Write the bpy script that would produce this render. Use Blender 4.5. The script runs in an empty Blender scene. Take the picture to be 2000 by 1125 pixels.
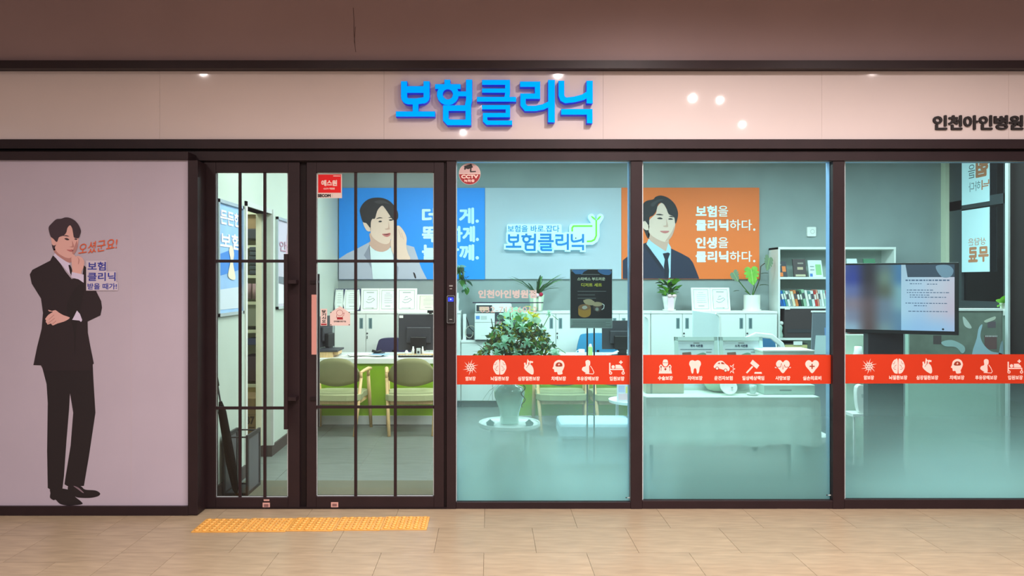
import bpy, bmesh, math, random
from mathutils import Vector, Matrix
from mathutils.geometry import tessellate_polygon
random.seed(11)
C = bpy.context.scene.collection
SC = bpy.context.scene
# ---------------------------------------------------------------- camera, world, lights, exposure
F, CX, CY, H = 1444.0, 955.0, 550.0, 1.6          # focal length (px), principal point (px), eye height (m)
cd = bpy.data.cameras.new('camera'); cam = bpy.data.objects.new('camera', cd); C.objects.link(cam)
cd.sensor_fit = 'HORIZONTAL'; cd.sensor_width = 36.0; cd.lens = F/2000*36
cd.shift_x = (1000-CX)/2000; cd.shift_y = -(562.5-CY)/2000; cd.clip_end = 100
cam.location = (0, 0, H); cam.rotation_euler = (math.pi/2, 0, 0); SC.camera = cam
w = bpy.data.worlds.new('world'); SC.world = w; w.use_nodes = True
w.node_tree.nodes['Background'].inputs[0].default_value = (1.0, 0.86, 0.86, 1)
w.node_tree.nodes['Background'].inputs[1].default_value = 0.45
SC.view_settings.view_transform = 'Standard'; SC.view_settings.look = 'None'
SC.view_settings.exposure = 0.0; SC.view_settings.gamma = 1.0; SC.view_settings.use_curve_mapping = False
SC.cycles.max_bounces = 10; SC.cycles.transparent_max_bounces = 24; SC.cycles.caustics_reflective = False; SC.cycles.caustics_refractive = False
SC.cycles.sample_clamp_indirect = 4.0

def area(name, loc, size, power, color, rot=(0, 0, 0), spread=None):
    l = bpy.data.lights.new(name, 'AREA'); l.shape = 'RECTANGLE'; l.size, l.size_y = size
    l.energy = power; l.color = color
    if spread: l.spread = math.radians(spread)
    o = bpy.data.objects.new(name, l); o.location = loc; o.rotation_euler = rot; C.objects.link(o); return o
COOL = (0.88, 1.0, 0.965)
OFFICE = [(-.6, 5.75), (-.6, 7.9), (1.5, 5.75), (1.5, 7.9), (3.5, 5.75), (3.5, 7.9), (5.2, 7.6)]
for (x, y) in OFFICE:
    area('office_light', (x, y, 3.19), (1.2, 0.5), 54, COOL)
area('storeroom_light', (-2.7, 6.6, 3.1), (.4, .4), 26, COOL)
WARM = (1.0, 0.885, 0.845)
DOWN = [(-.38, -.54, 1.0), (-.05, 1.2, 1.0), (.73, 2.54, 1.0), (2.44, 1.5, .85), (2.8, 1.4, .5), (4.0, 2.66, .7), (3.55, .0, .85),
        (1.2, 3.4, 1.25), (-2.6, -2.2, 3.2), (-3.0, 2.6, .5), (-1.2, 2.9, .5), (2.9, 3.3, .7)]  # strong lamp far back at left is added to brighten the left fascia
for (x, y, k) in DOWN:
    l = bpy.data.lights.new('downlight', 'SPOT'); l.energy = 320*k; l.color = WARM; l.spot_size = math.radians(165); l.spot_blend = 1.0; l.shadow_soft_size = .03
    o = bpy.data.objects.new('downlight_lamp', l); o.location = (x, y, 3.80); C.objects.link(o)

# ---------------------------------------------------------------- helpers
def lin(c):
    return tuple((v/255/12.92 if v <= 10 else ((v/255+.055)/1.055)**2.4) for v in c)
MATS = {}
def M(name, rgb, rough=.55, metal=0.0, noise=0.0, nscale=30.0, bump=0.0, coat=0.0, emit=0.0, stretch=(1, 1, 1), trans=0.0, vary=0.0, spec=.5):
    if name in MATS: return MATS[name]
    m = bpy.data.materials.new(name); m.use_nodes = True; t = m.node_tree; N = t.nodes; b = N['Principled BSDF']
    col = lin(rgb)+(1,)
    b.inputs['Base Color'].default_value = col; b.inputs['Roughness'].default_value = rough; b.inputs['Metallic'].default_value = metal
    b.inputs['Coat Weight'].default_value = coat; b.inputs['Coat Roughness'].default_value = .05
    b.inputs['Specular IOR Level'].default_value = spec
    if emit: b.inputs['Emission Color'].default_value = col; b.inputs['Emission Strength'].default_value = emit
    if noise or bump:
        tc = N.new('ShaderNodeTexCoord'); mp = N.new('ShaderNodeMapping'); nz = N.new('ShaderNodeTexNoise')
        mp.inputs['Scale'].default_value = stretch; nz.inputs['Scale'].default_value = nscale; nz.inputs['Detail'].default_value = 5
        t.links.new(tc.outputs['Object'], mp.inputs[0]); t.links.new(mp.outputs[0], nz.inputs[0])
        if noise:
            r = N.new('ShaderNodeValToRGB'); r.color_ramp.elements[0].position = .3; r.color_ramp.elements[1].position = .7
            r.color_ramp.elements[0].color = tuple(v*(1-noise) for v in col[:3])+(1,)
            r.color_ramp.elements[1].color = tuple(min(1, v*(1+noise)) for v in col[:3])+(1,)
            t.links.new(nz.outputs[0], r.inputs[0]); src = r.outputs[0]
            if vary:
                oi = N.new('ShaderNodeObjectInfo'); hs = N.new('ShaderNodeHueSaturation'); mr = N.new('ShaderNodeMapRange')
                mr.inputs[3].default_value = 1-vary; mr.inputs[4].default_value = 1+vary
                t.links.new(oi.outputs['Random'], mr.inputs[0]); t.links.new(mr.outputs[0], hs.inputs['Value']); t.links.new(src, hs.inputs['Color']); src = hs.outputs[0]
            t.links.new(src, b.inputs['Base Color'])
        if bump:
            bp = N.new('ShaderNodeBump'); bp.inputs['Strength'].default_value = bump; bp.inputs['Distance'].default_value = .004
            t.links.new(nz.outputs[0], bp.inputs['Height']); t.links.new(bp.outputs[0], b.inputs['Normal'])
    if trans:                      # thin vinyl or paper that lets part of the light through
        tr = N.new('ShaderNodeBsdfTranslucent'); tr.inputs[0].default_value = col; mx = N.new('ShaderNodeMixShader'); mx.inputs[0].default_value = trans
        out = N['Material Output']; t.links.new(b.outputs[0], mx.inputs[1]); t.links.new(tr.outputs[0], mx.inputs[2]); t.links.new(mx.outputs[0], out.inputs[0])
    MATS[name] = m; return m
def glass_mat(name, tint, refl=.8):
    m = bpy.data.materials.new(name); m.use_nodes = True; t = m.node_tree; N = t.nodes; N.clear()
    out = N.new('ShaderNodeOutputMaterial'); tr = N.new('ShaderNodeBsdfTransparent'); tr.inputs[0].default_value = tint+(1,)
    gl = N.new('ShaderNodeBsdfGlossy'); gl.inputs['Roughness'].default_value = .02; fr = N.new('ShaderNodeFresnel'); fr.inputs[0].default_value = 1.45
    mu = N.new('ShaderNodeMath'); mu.operation = 'MULTIPLY'; mu.inputs[1].default_value = refl
    mx = N.new('ShaderNodeMixShader'); t.links.new(fr.outputs[0], mu.inputs[0]); t.links.new(mu.outputs[0], mx.inputs[0])
    t.links.new(tr.outputs[0], mx.inputs[1]); t.links.new(gl.outputs[0], mx.inputs[2]); t.links.new(mx.outputs[0], out.inputs[0]); return m
def film_mat(name, stops, rgb):
    """gradient dot-print privacy film: the printed cover grows towards the floor"""
    m = bpy.data.materials.new(name); m.use_nodes = True; t = m.node_tree; N = t.nodes; N.clear()
    out = N.new('ShaderNodeOutputMaterial'); tr = N.new('ShaderNodeBsdfTransparent'); tl = N.new('ShaderNodeBsdfTranslucent'); df = N.new('ShaderNodeBsdfDiffuse')
    c = lin(rgb)+(1,); tl.inputs[0].default_value = c; df.inputs[0].default_value = c
    m0 = N.new('ShaderNodeMixShader'); m0.inputs[0].default_value = .12; t.links.new(tl.outputs[0], m0.inputs[1]); t.links.new(df.outputs[0], m0.inputs[2])
    g = N.new('ShaderNodeNewGeometry'); s = N.new('ShaderNodeSeparateXYZ'); r = N.new('ShaderNodeValToRGB'); t.links.new(g.outputs['Position'], s.inputs[0])
    el = r.color_ramp.elements
    while len(el) < len(stops): el.new(.5)
    for e, (p, v) in zip(el, stops): e.position = p; e.color = (v, v, v, 1)
    t.links.new(s.outputs[2], r.inputs[0]); mx = N.new('ShaderNodeMixShader'); t.links.new(r.outputs[0], mx.inputs[0])
    t.links.new(tr.outputs[0], mx.inputs[1]); t.links.new(m0.outputs[0], mx.inputs[2]); t.links.new(mx.outputs[0], out.inputs[0]); return m

class Fr:                          # a plane with its own (u, v, height) coordinates
    def __init__(s, o, u, v, n): s.o, s.u, s.v, s.n = Vector(o), Vector(u), Vector(v), Vector(n)
    def __call__(s, u, v, h=0.0): return s.o+s.u*u+s.v*v+s.n*h
def fr(d):                         # the upright plane parallel to the shop front at distance d, ruled in photograph pixels
    k = d/F; return Fr((-CX*k, d, H+CY*k), (k, 0, 0), (0, 0, -k), (0, -1, 0))
def P(px, py, d): return Vector(((px-CX)*d/F, d, H-(py-CY)*d/F))
def X(px, d): return (px-CX)*d/F
def Zz(py, d): return H-(py-CY)*d/F
def zc(x0, y0, s, pts): return [(x0+x/s, y0+y/s) for x, y in pts]
def sm(pts, n=4):                  # closed Catmull-Rom
    out = []; k = len(pts)
    for i in range(k):
        a, b, c, d = (Vector(pts[(i+j-1) % k]) for j in range(4))
        for q in range(n):
            t = q/n; out.append(tuple(.5*((2*b)+(c-a)*t+(2*a-5*b+4*c-d)*t*t+(3*b-a-3*c+d)*t**3)))
    return out
def circ(x, y, r, n=24, ry=None): return [(x+r*math.cos(2*math.pi*i/n), y+(ry or r)*math.sin(2*math.pi*i/n)) for i in range(n)]
def rrect(x0, y0, x1, y1, r, n=4):
    o = []
    for cx, cy, a in ((x1-r, y1-r, 0), (x0+r, y1-r, 90), (x0+r, y0+r, 180), (x1-r, y0+r, 270)):
        for i in range(n+1):
            t = math.radians(a+90*i/n); o.append((cx+r*math.cos(t), cy+r*math.sin(t)))
    return o
W = {}
class MB:
    def __init__(s): s.v, s.f = [], []
    def add(s, vs, fs):
        b = len(s.v); s.v += [Vector(p) for p in vs]; s.f += [tuple(b+i for i in f) for f in fs]; return s
    def box(s, x0, y0, z0, x1, y1, z1):
        x0, x1 = sorted((x0, x1)); y0, y1 = sorted((y0, y1)); z0, z1 = sorted((z0, z1))
        return s.add([(x0, y0, z0), (x1, y0, z0), (x1, y1, z0), (x0, y1, z0), (x0, y0, z1), (x1, y0, z1), (x1, y1, z1), (x0, y1, z1)],
                     [(0, 3, 2, 1), (4, 5, 6, 7), (0, 1, 5, 4), (1, 2, 6, 5), (2, 3, 7, 6), (3, 0, 4, 7)])
    def obox(s, c, sz, R=None):
        R = R or Matrix(); hx, hy, hz = (a/2 for a in sz); b = MB().box(-hx, -hy, -hz, hx, hy, hz); c = Vector(c)
        return s.add([c+(R.to_3x3() @ p) for p in b.v], b.f)
    def pbox(s, x0, y0, x1, y1, d0, d1):   # box given by photograph pixels on its front face at distance d0, reaching back to d1
        a, b = P(x0, y0, d0), P(x1, y1, d0); return s.box(a.x, d0, b.z, b.x, d1, a.z)
    def tube(s, pts, r, n=8, cap=True):
        pts = [Vector(p) for p in pts]; k = len(pts); rs = r if isinstance(r, (list, tuple)) else [r]*k
        vs, fs = [], []; prev = None
        for i, p in enumerate(pts):
            t = (pts[min(i+1, k-1)]-pts[max(i-1, 0)]).normalized()
            a = prev if prev else (Vector((0, 0, 1)) if abs(t.z) < .9 else Vector((1, 0, 0)))
            u = (a-t*a.dot(t)).normalized(); prev = u; v = t.cross(u)
            for j in range(n):
                g = 2*math.pi*j/n; vs.append(p+(u*math.cos(g)+v*math.sin(g))*rs[i])
        for i in range(k-1):
            for j in range(n): fs.append((i*n+j, i*n+(j+1) % n, (i+1)*n+(j+1) % n, (i+1)*n+j))
        if cap: fs += [tuple(range(n))[::-1], tuple((k-1)*n+j for j in range(n))]
        return s.add(vs, fs)
    def lathe(s, prof, c=(0, 0, 0), n=24):
        c = Vector(c); vs, fs = [], []
        for r, z in prof:
            for j in range(n): g = 2*math.pi*j/n; vs.append(c+Vector((r*math.cos(g), r*math.sin(g), z)))
        for i in range(len(prof)-1):
            for j in range(n): fs.append((i*n+j, i*n+(j+1) % n, (i+1)*n+(j+1) % n, (i+1)*n+j))
        if prof[0][0] > 1e-4: fs.append(tuple(range(n))[::-1])
        if prof[-1][0] > 1e-4: fs.append(tuple((len(prof)-1)*n+j for j in range(n)))
        return s.add(vs, fs)
    def sphere(s, c, r, n=10):
        rx, ry, rz = r if isinstance(r, (list, tuple)) else (r, r, r); c = Vector(c); vs, fs = [], []
        m = max(4, n//2+1)
        for i in range(m+1):
            a = math.pi*i/m
            for j in range(n):
                g = 2*math.pi*j/n; vs.append(c+Vector((rx*max(math.sin(a), .001)*math.cos(g), ry*max(math.sin(a), .001)*math.sin(g), -rz*math.cos(a))))
        for i in range(m):
            for j in range(n): fs.append((i*n+j, i*n+(j+1) % n, (i+1)*n+(j+1) % n, (i+1)*n+j))
        return s.add(vs, fs)
    def flat(s, loops, f, h=0.0):
        if not isinstance(loops[0], list): loops = [list(loops)]
        pts = [p for l in loops for p in l]
        tr = tessellate_polygon([[Vector((p[0], p[1], 0)) for p in l] for l in loops])
        return s.add([f(p[0], p[1], h) for p in pts], [tuple(t) for t in tr])
    def prism(s, loop, f, h0, h1):
        n = len(loop); tr = tessellate_polygon([[Vector((p[0], p[1], 0)) for p in loop]])
        vs = [f(p[0], p[1], h0) for p in loop]+[f(p[0], p[1], h1) for p in loop]
        return s.add(vs, [tuple(t) for t in tr]+[tuple(n+i for i in t) for t in tr]+[(i, (i+1) % n, n+(i+1) % n, n+i) for i in range(n)])
    def ribbon(s, pts, wd, f, h0=0.0, h1=None, closed=False, ext=0.0):
        p = [Vector((a, b)) for a, b in pts]; k = len(p)
        if ext and not closed:
            p[0] = p[0]+(p[0]-p[1]).normalized()*ext; p[-1] = p[-1]+(p[-1]-p[-2]).normalized()*ext
        L, R = [], []
        for i in range(k):
            a = p[i-1] if (i or closed) else None; b = p[(i+1) % k] if (i < k-1 or closed) else None
            t1 = (p[i]-a).normalized() if a is not None else None; t2 = (b-p[i]).normalized() if b is not None else None
            if t1 is None: t1 = t2
            if t2 is None: t2 = t1
            n1, n2 = Vector((-t1.y, t1.x)), Vector((-t2.y, t2.x)); mt = (n1+n2)
            mt = n1 if mt.length < 1e-4 else mt.normalized(); c = max(.45, mt.dot(n1)); o = mt*(wd/2/c); L.append(p[i]+o); R.append(p[i]-o)
        e = range(k if closed else k-1)
        if h1 is None:
            return s.add([f(q.x, q.y, h0) for q in L+R], [(i, (i+1) % k, k+(i+1) % k, k+i) for i in e])
        vs = [f(q.x, q.y, h0) for q in L+R]+[f(q.x, q.y, h1) for q in L+R]; fs = []
        for i in e:
            j = (i+1) % k; fs += [(i, j, k+j, k+i), (2*k+i, 2*k+j, 3*k+j, 3*k+i), (i, j, 2*k+j, 2*k+i), (k+i, k+j, 3*k+j, 3*k+i)]
        if not closed: fs += [(0, k, 3*k, 2*k), (k-1, 2*k-1, 4*k-1, 3*k-1)]
        return s.add(vs, fs)
    def go(s, name, mat, parent=None, smooth=False, bevel=0.0, local=False, data=None):
        me = bpy.data.meshes.new(name); o = bpy.data.objects.new(name, me)
        if parent is None:
            lo = Vector((min(p[i] for p in s.v) for i in range(3))); hi = Vector((max(p[i] for p in s.v) for i in range(3)))
            b = Vector(((lo.x+hi.x)/2, (lo.y+hi.y)/2, lo.z)); o.location = b; W[o.name] = b
        else:
            b = W[parent.name]; o.parent = parent; W[o.name] = b
            if local: b = Vector()
        me.from_pydata([tuple(p-b) for p in s.v], [], s.f); me.update()
        bm = bmesh.new(); bm.from_mesh(me); bmesh.ops.recalc_face_normals(bm, faces=bm.faces); bm.to_mesh(me); bm.free()
        if smooth: me.shade_smooth()
        if mat: me.materials.append(mat)
        C.objects.link(o)
        if bevel:
            bv = o.modifiers.new('bevel', 'BEVEL'); bv.width = bevel; bv.segments = 2; bv.limit_method = 'ANGLE'
        return o
def tag(o, label=None, cat=None, group=None, kind=None):
    if label: o['label'] = label
    if cat: o['category'] = cat
    if group: o['group'] = group
    if kind: o['kind'] = kind
    return o
def thing(name, label, cat, loc, group=None):
    o = bpy.data.objects.new(name, None); C.objects.link(o); o.location = loc; o.empty_display_size = .05; W[o.name] = Vector(loc)
    return tag(o, label, cat, group)
def root(name, kind='structure', loc=(0, 0, 0)):
    o = bpy.data.objects.new(name, None); C.objects.link(o); o.location = loc; o.empty_display_size = .05; W[o.name] = Vector(loc); o['kind'] = kind; return o
def struct(mb, name, mat, bevel=0.0): return tag(mb.go(name, mat, bevel=bevel), kind='structure')
def dup(r, loc, rz=0.0, label=None, group=None):
    c = r.copy(); C.objects.link(c); c.location = loc; c.rotation_euler = (0, 0, rz); W[c.name] = Vector(loc)
    if label: c['label'] = label
    if group: c['group'] = group
    for ch in list(r.children):
        k = ch.copy(); C.objects.link(k); k.parent = c
        for g in list(ch.children): q = g.copy(); C.objects.link(q); q.parent = k
    return c
def piece(src, name, parent, loc, rot=(0, 0, 0), sc=(1, 1, 1)):   # a further object on shared mesh data
    o = bpy.data.objects.new(name, src.data); o.parent = parent; o.location = Vector(loc)-W[parent.name]; o.rotation_euler = rot; o.scale = sc; C.objects.link(o); return o
TXT = []
def txt(name, s, box, f, mat, parent=None, h=0.0006, bold=0.0, thick=0.0, skew=0.0, rot=0.0, mirror=False):
    """lettering fitted into box (u0, v0, u1, v1) of plane f; the glyph meshes are filled in at the end"""
    me = bpy.data.meshes.new(name); o = bpy.data.objects.new(name, me); C.objects.link(o); me.materials.append(mat)
    c = f((box[0]+box[2])/2, (box[1]+box[3])/2, 0)
    if parent is None: o.location = c; W[o.name] = c
    else: o.parent = parent; W[o.name] = c = W[parent.name]
    TXT.append((o, s, box, f, h, bold, thick, skew, rot, mirror, c)); return o
def fill_texts():
    tmp = []; keys = {}
    for t in TXT:
        if t[1] in keys: continue
        c = bpy.data.curves.new('glyphs', 'FONT'); c.body = t[1]; c.resolution_u = 3; c.space_line = .95
        q = bpy.data.objects.new('glyphs', c); C.objects.link(q); keys[t[1]] = q
    bpy.context.view_layer.update(); dg = bpy.context.evaluated_depsgraph_get(); geo = {}
    for k, q in keys.items():
        me = q.evaluated_get(dg).to_mesh(); vs = [v.co.copy() for v in me.vertices]; fs = [tuple(p.vertices) for p in me.polygons]
        edges = {}
        for p in me.polygons:
            for e in p.edge_keys: edges[e] = edges.get(e, 0)+1
        geo[k] = (vs, fs, [e for e, n in edges.items() if n == 1]); q.evaluated_get(dg).to_mesh_clear()
    for q in keys.values():
        c = q.data; bpy.data.objects.remove(q); bpy.data.curves.remove(c)
    for (o, s, box, f, h, bold, thick, skew, rot, mirror, org) in TXT:
        vs, fs, ed = geo[s]
        if not vs: continue
        x0, x1 = min(v.x for v in vs), max(v.x for v in vs); y0, y1 = min(v.y for v in vs), max(v.y for v in vs)
        bw, bh = box[2]-box[0], box[3]-box[1]; r = bold*bh
        sx, sy = (bw-2*r)/(x1-x0), (bh-2*r)/(y1-y0); base = []
        cu, cv = (box[0]+box[2])/2, (box[1]+box[3])/2
        for v in vs:
            u = (v.x-(x0+x1)/2)*sx; q = -(v.y-(y0+y1)/2)*sy; u -= skew*q
            if mirror: u = -u
            base.append((cu+u*math.cos(rot)-q*math.sin(rot), cv+u*math.sin(rot)+q*math.cos(rot)))
        offs = [(0, 0)]+([(r*math.cos(a*math.pi/4), r*math.sin(a*math.pi/4)) for a in range(8)] if bold else [])
        V, Fc = [], []
        for i, (ox, oy) in enumerate(offs):
            b = len(V); hh = h+thick-i*.00003
            V += [tuple(f(u+ox, q+oy, hh)-org) for u, q in base]; Fc += [tuple(b+k for k in p) for p in fs]
            if thick:
                b2 = len(V); V += [tuple(f(u+ox, q+oy, h)-org) for u, q in base]; Fc += [(b+e[0], b+e[1], b2+e[1], b2+e[0]) for e in ed]
        o.data.from_pydata(V, [], Fc); o.data.update()
        n = f.n
        for p in o.data.polygons:
            if p.normal.dot(n) < -.5: p.flip()
        o.data.update()

# ---------------------------------------------------------------- materials
frame_m = M('dark_bronze_frame', (38, 25, 28), .45, .1, noise=.12, nscale=6, spec=.3)
frame2_m = M('dark_recess_frame', (26, 16, 18), .55, .1, spec=.25)
fascia_m = M('fascia_acrylic', (206, 194, 193), .05, noise=.03, nscale=1.2)
bulk_m = M('bulkhead_paint', (142, 120, 121), .6, noise=.05, nscale=1.5, bump=.05)
vinyl_m = M('panel_vinyl', (170, 160, 175), .55, noise=.03, nscale=2)
tile_m = M('corridor_stone_tile', (150, 133, 110), .34, noise=.17, nscale=5, stretch=(1, 7, 1), vary=.05, spec=.35)
grout_m = M('tile_grout', (122, 106, 86), .9)
otile_m = M('office_grey_tile', (104, 111, 107), .42, noise=.14, nscale=4, stretch=(1, 5, 1), vary=.04)
ogrout_m = M('office_grout', (150, 156, 150), .9)
mat_m = M('entrance_mat_pile', (92, 92, 78), .95, noise=.35, nscale=260, bump=.5)
wallw_m = M('office_white_paint', (188, 201, 191), .6, noise=.02, nscale=3)
wallg_m = M('office_grey_paint', (152, 163, 163), .7, noise=.06, nscale=2.5)
base_m = M('dark_baseboard', (66, 58, 58), .5)
white_m = M('white_laminate', (232, 236, 232), .4)
white2_m = M('soft_white', (240, 240, 236), .6)
pale_m = M('pale_grey', (196, 202, 200), .5)
black_m = M('black_plastic', (22, 20, 22), .4)
dark_m = M('dark_grey_plastic', (58, 58, 64), .5)
steel_m = M('brushed_steel', (150, 156, 158), .3, .9)
red_m = M('sticker_red', (236, 20, 26), .45, trans=.35)
dred_m = M('sticker_dark_red', (140, 14, 26), .45)
band_m = M('band_orange_red_vinyl', (210, 52, 15), .5, trans=.32)
bandw_m = M('band_white_print', (250, 222, 214), .5, trans=.3)
bandd_m = M('band_print_line', (150, 52, 28), .5, trans=.2)
stick_m = M('sticker_white', (212, 190, 184), .5, trans=.1)
ink_m = M('black_ink', (24, 16, 18), .6)
grey_ink = M('grey_ink', (128, 128, 128), .7)
navy_ink = M('navy_ink', (40, 46, 140), .6)
orange_ink = M('orange_ink', (206, 84, 40), .6)
orange_ink2 = M('pale_orange_ink', (228, 150, 104), .6, trans=.4)
printw = M('print_white', (246, 248, 246), .6)
printc = M('print_pale_cyan', (205, 240, 246), .6)
blue_m = M('print_blue', (22, 146, 248), .55, noise=.04, nscale=1.0)
orange_m = M('print_orange', (250, 120, 48), .55, noise=.04, nscale=1.2)
panel_m = M('print_pale_grey', (184, 196, 208), .45)
skin_m = M('print_skin', (238, 206, 190), .6); skin2_m = M('print_skin_shade', (214, 172, 156), .6); lip_m = M('print_lip', (206, 118, 116), .6)
hair_m = M('print_hair', (38, 34, 40), .6); hair2_m = M('print_hair_light', (62, 58, 64), .6)
navy_m = M('print_navy_suit', (34, 40, 66), .6); navy2_m = M('print_navy_shade', (24, 28, 48), .6)
sky_m = M('print_shirt_blue', (180, 214, 238), .6); suitg_m = M('print_grey_jacket', (184, 188, 206), .6); suitg2_m = M('print_grey_fold', (146, 150, 170), .6)
suitk_m = M('print_black_suit', (30, 17, 23), .6); suitk2_m = M('print_black_fold', (22, 11, 16), .6); shirtl_m = M('print_lilac_shirt', (198, 190, 216), .6)
skina_m = M('print_skin_panel', (206, 160, 154), .6); skina2_m = M('print_skin_panel_shade', (170, 120, 116), .6)
haira_m = M('print_hair_panel', (52, 36, 46), .6)
green_m = M('desk_green', (136, 178, 34), .5, noise=.03, nscale=4)
wood_m = M('pale_beech', (222, 186, 134), .45, noise=.10, nscale=14, stretch=(6, 6, 1))
olive_m = M('olive_upholstery', (132, 130, 92), .9, noise=.10, nscale=220, bump=.25)
seat_m = M('sage_upholstery', (160, 164, 124), .9, noise=.08, nscale=220, bump=.2)
leaf_m = M('leaf_green', (92, 148, 60), .45, trans=.4, noise=.25, nscale=14, vary=.3)
leafp_m = M('leaf_pale_mint', (196, 236, 208), .5, trans=.45, noise=.15, nscale=14, vary=.2)
leafd_m = M('leaf_dark', (56, 86, 52), .45, trans=.3, noise=.25, nscale=14, vary=.3)
leafl_m = M('leaf_lime', (118, 184, 50), .35, trans=.3, noise=.25, nscale=20, vary=.15)
leafy_m = M('leaf_yellow', (226, 210, 60), .5, trans=.4, noise=.2, nscale=20, vary=.2)
stem_m = M('stem_brown', (84, 66, 44), .7)
pot_m = M('white_pot_glaze', (240, 238, 230), .3)
celadon_m = M('celadon_glaze', (186, 218, 204), .15, coat=.6, noise=.06, nscale=10)
cloth_m = M('white_tablecloth', (214, 226, 214), .85, noise=.03, nscale=12, bump=.15)
pink_m = M('ribbon_pink', (240, 204, 216), .6); ribbon_m = M('ribbon_cream', (238, 236, 210), .6)
crimson_m = M('flower_crimson', (190, 20, 60), .6)
card_m = M('brown_cardboard', (150, 122, 88), .85, noise=.08, nscale=20)
maroon_m = M('dark_maroon_box', (72, 52, 58), .7)
glass_m = glass_mat('door_glass', (.96, .985, .97), .7)
glasst_m = glass_mat('teal_window_glass', (.80, .945, .96), .8)
film_m = film_mat('gradient_film', [(.0, .97), (.16, .94), (.33, .74), (.46, .50), (.60, .32), (.75, .17), (.885, .07), (.89, 0.0)], (222, 250, 248))
bead_m = M('pale_glazing_bead', (190, 200, 204), .4)

# ---------------------------------------------------------------- big structure
D = 5.18                                             # shop front
# corridor floor, tile by tile
fl = root('floor')
MB().box(-7, -3, -.06, 7, 5.30, -.006).go('grout_bed', grout_m, fl)
MB().box(-7, -3, -.004, 7, 2.58, 0).go('slab', tile_m, fl)
protos = {}
def tile(x0, y0, x1, y1, parent, mat, gap=.0010):
    key = (round(x1-x0, 3), round(y1-y0, 3), mat.name)
    cx, cy = (x0+x1)/2, (y0+y1)/2
    if key not in protos:
        hx, hy = (x1-x0)/2-gap, (y1-y0)/2-gap
        protos[key] = MB().box(cx-hx, cy-hy, -.006, cx+hx, cy+hy, 0).go('tile', mat, parent)
        me = protos[key].data
        for v in me.vertices: v.co -= Vector((cx, cy, 0))-0*v.co
        protos[key].location = Vector((cx, cy, 0))-W[parent.name]; return
    piece(protos[key], 'tile', parent, (cx, cy, 0))
rows = [(4.80, 5.24), (4.36, 4.80), (3.92, 4.36), (3.48, 3.92), (3.04, 3.48), (2.60, 3.04)]
for i, (y0, y1) in enumerate(rows):
    x = -2.17; first = True
    off = -.03 if i % 2 == 0 else .28
    xs = [-2.17]+[off+.605*k for k in range(-4, 9) if off+.605*k > -2.05]
    for a, b in zip(xs, xs[1:]): tile(a, y0, b, y1, fl, tile_m)
for i, (y0, y1) in enumerate([(4.65, 5.09), (4.21, 4.65), (3.77, 4.21), (3.33, 3.77), (2.89, 3.33), (2.60, 2.89)]):
    off = -2.17 if i == 0 else (-2.17 if i % 2 == 0 else -2.17)
    xs = [-2.17]+[(-2.47 if i % 2 == 0 else -2.77)-.605*k for k in range(0, 5)]
    xs = sorted(xs)
    for a, b in zip(xs, xs[1:]): tile(a, y0, b, y1, fl, tile_m)
MB().box(-7, 5.09, -.006, -2.17, 5.24, 0).go('tile', tile_m, fl)
# office floor
fo = root('floor_office')
MB().box(-3.4, 5.30, -.06, 6.6, 9.95, -.003).go('grout_bed', ogrout_m, fo)
for i in range(-3, 14):
    for j in range(8):
        x0 = -1.72+.608*i; y0 = 5.30+.6*j
        if x0 < -3.35 and j < 1: continue
        tile(x0, y0, x0+.608, min(y0+.6, 9.95), fo, otile_m, .0016)
# bulkhead, ceilings, office walls
struct(MB().box(-7, 5.16, Zz(124, D), 7, 5.40, 3.86), 'wall_upper', bulk_m)
sc_ = MB()
for pts in ([(690, 15), (691.5, 40), (691, 60), (693, 86)], [(694, 52), (692, 80), (695, 102)]): sc_.ribbon(pts, 1.0, fr(5.1595), 0)
sc_.go('scratch', M('scratch_dark', (70, 48, 46), .7), bpy.data.objects['wall_upper'])
struct(MB().box(-7, -4, 3.84, 7, 5.30, 3.94), 'ceiling_corridor', M('corridor_ceiling', (205, 188, 178), .7))
struct(MB().box(-3.4, 5.30, 3.25, 6.7, 10.0, 3.35), 'ceiling', M('office_ceiling', (236, 238, 234), .7))
wl = MB().box(-2.12, 5.33, 0, -2.0, 6.08, 3.25).box(-2.12, 6.77, 0, -2.0, 9.80, 3.25).box(-2.12, 6.08, 2.22, -2.0, 6.77, 3.25)
struct(wl, 'wall_left', wallw_m)
struct(MB().box(-2.12, 9.80, 0, 6.7, 9.92, 3.25), 'wall_back', wallg_m)
struct(MB().box(-3.3, 5.33, 0, -3.2, 8.0, 3.25).box(-3.2, 7.95, 0, -2.12, 8.05, 3.25).box(-3.2, 5.33, 0, -2.12, 5.40, 3.25), 'wall_storeroom', M('storeroom_paint', (206, 204, 178), .8))
bl = MB().box(-2.0, 5.34, 0, -1.985, 6.07, .10).box(-2.0, 6.765, 0, -1.985, 9.8, .10).box(-2.12, 6.757, 0, -1.985, 6.77, .10)
struct(bl, 'baseboard_left', base_m)
cas = root('trim_1')
MB().box(-2.13, 6.755, .1, -2.08, 6.77, 2.22).go('casing_stop', M('cream_casing', (222, 220, 196), .6), cas)
MB().box(-2.125, 6.05, 0, -1.985, 6.082, 2.26).go('casing_jamb', white_m, cas)
MB().box(-2.125, 6.05, 2.22, -1.985, 6.80, 2.26).go('casing_head', pale_m, cas)
MB().box(-2.0, 6.77, .1, -1.975, 6.80, 2.26).go('casing_jamb', pale_m, cas)
struct(MB().box(4.545, 5.30, 0, 4.62, 6.46, 3.25), 'wall_right', M('dark_side_wall', (24, 17, 16), .7, noise=.1, nscale=2, spec=.2))
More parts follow.
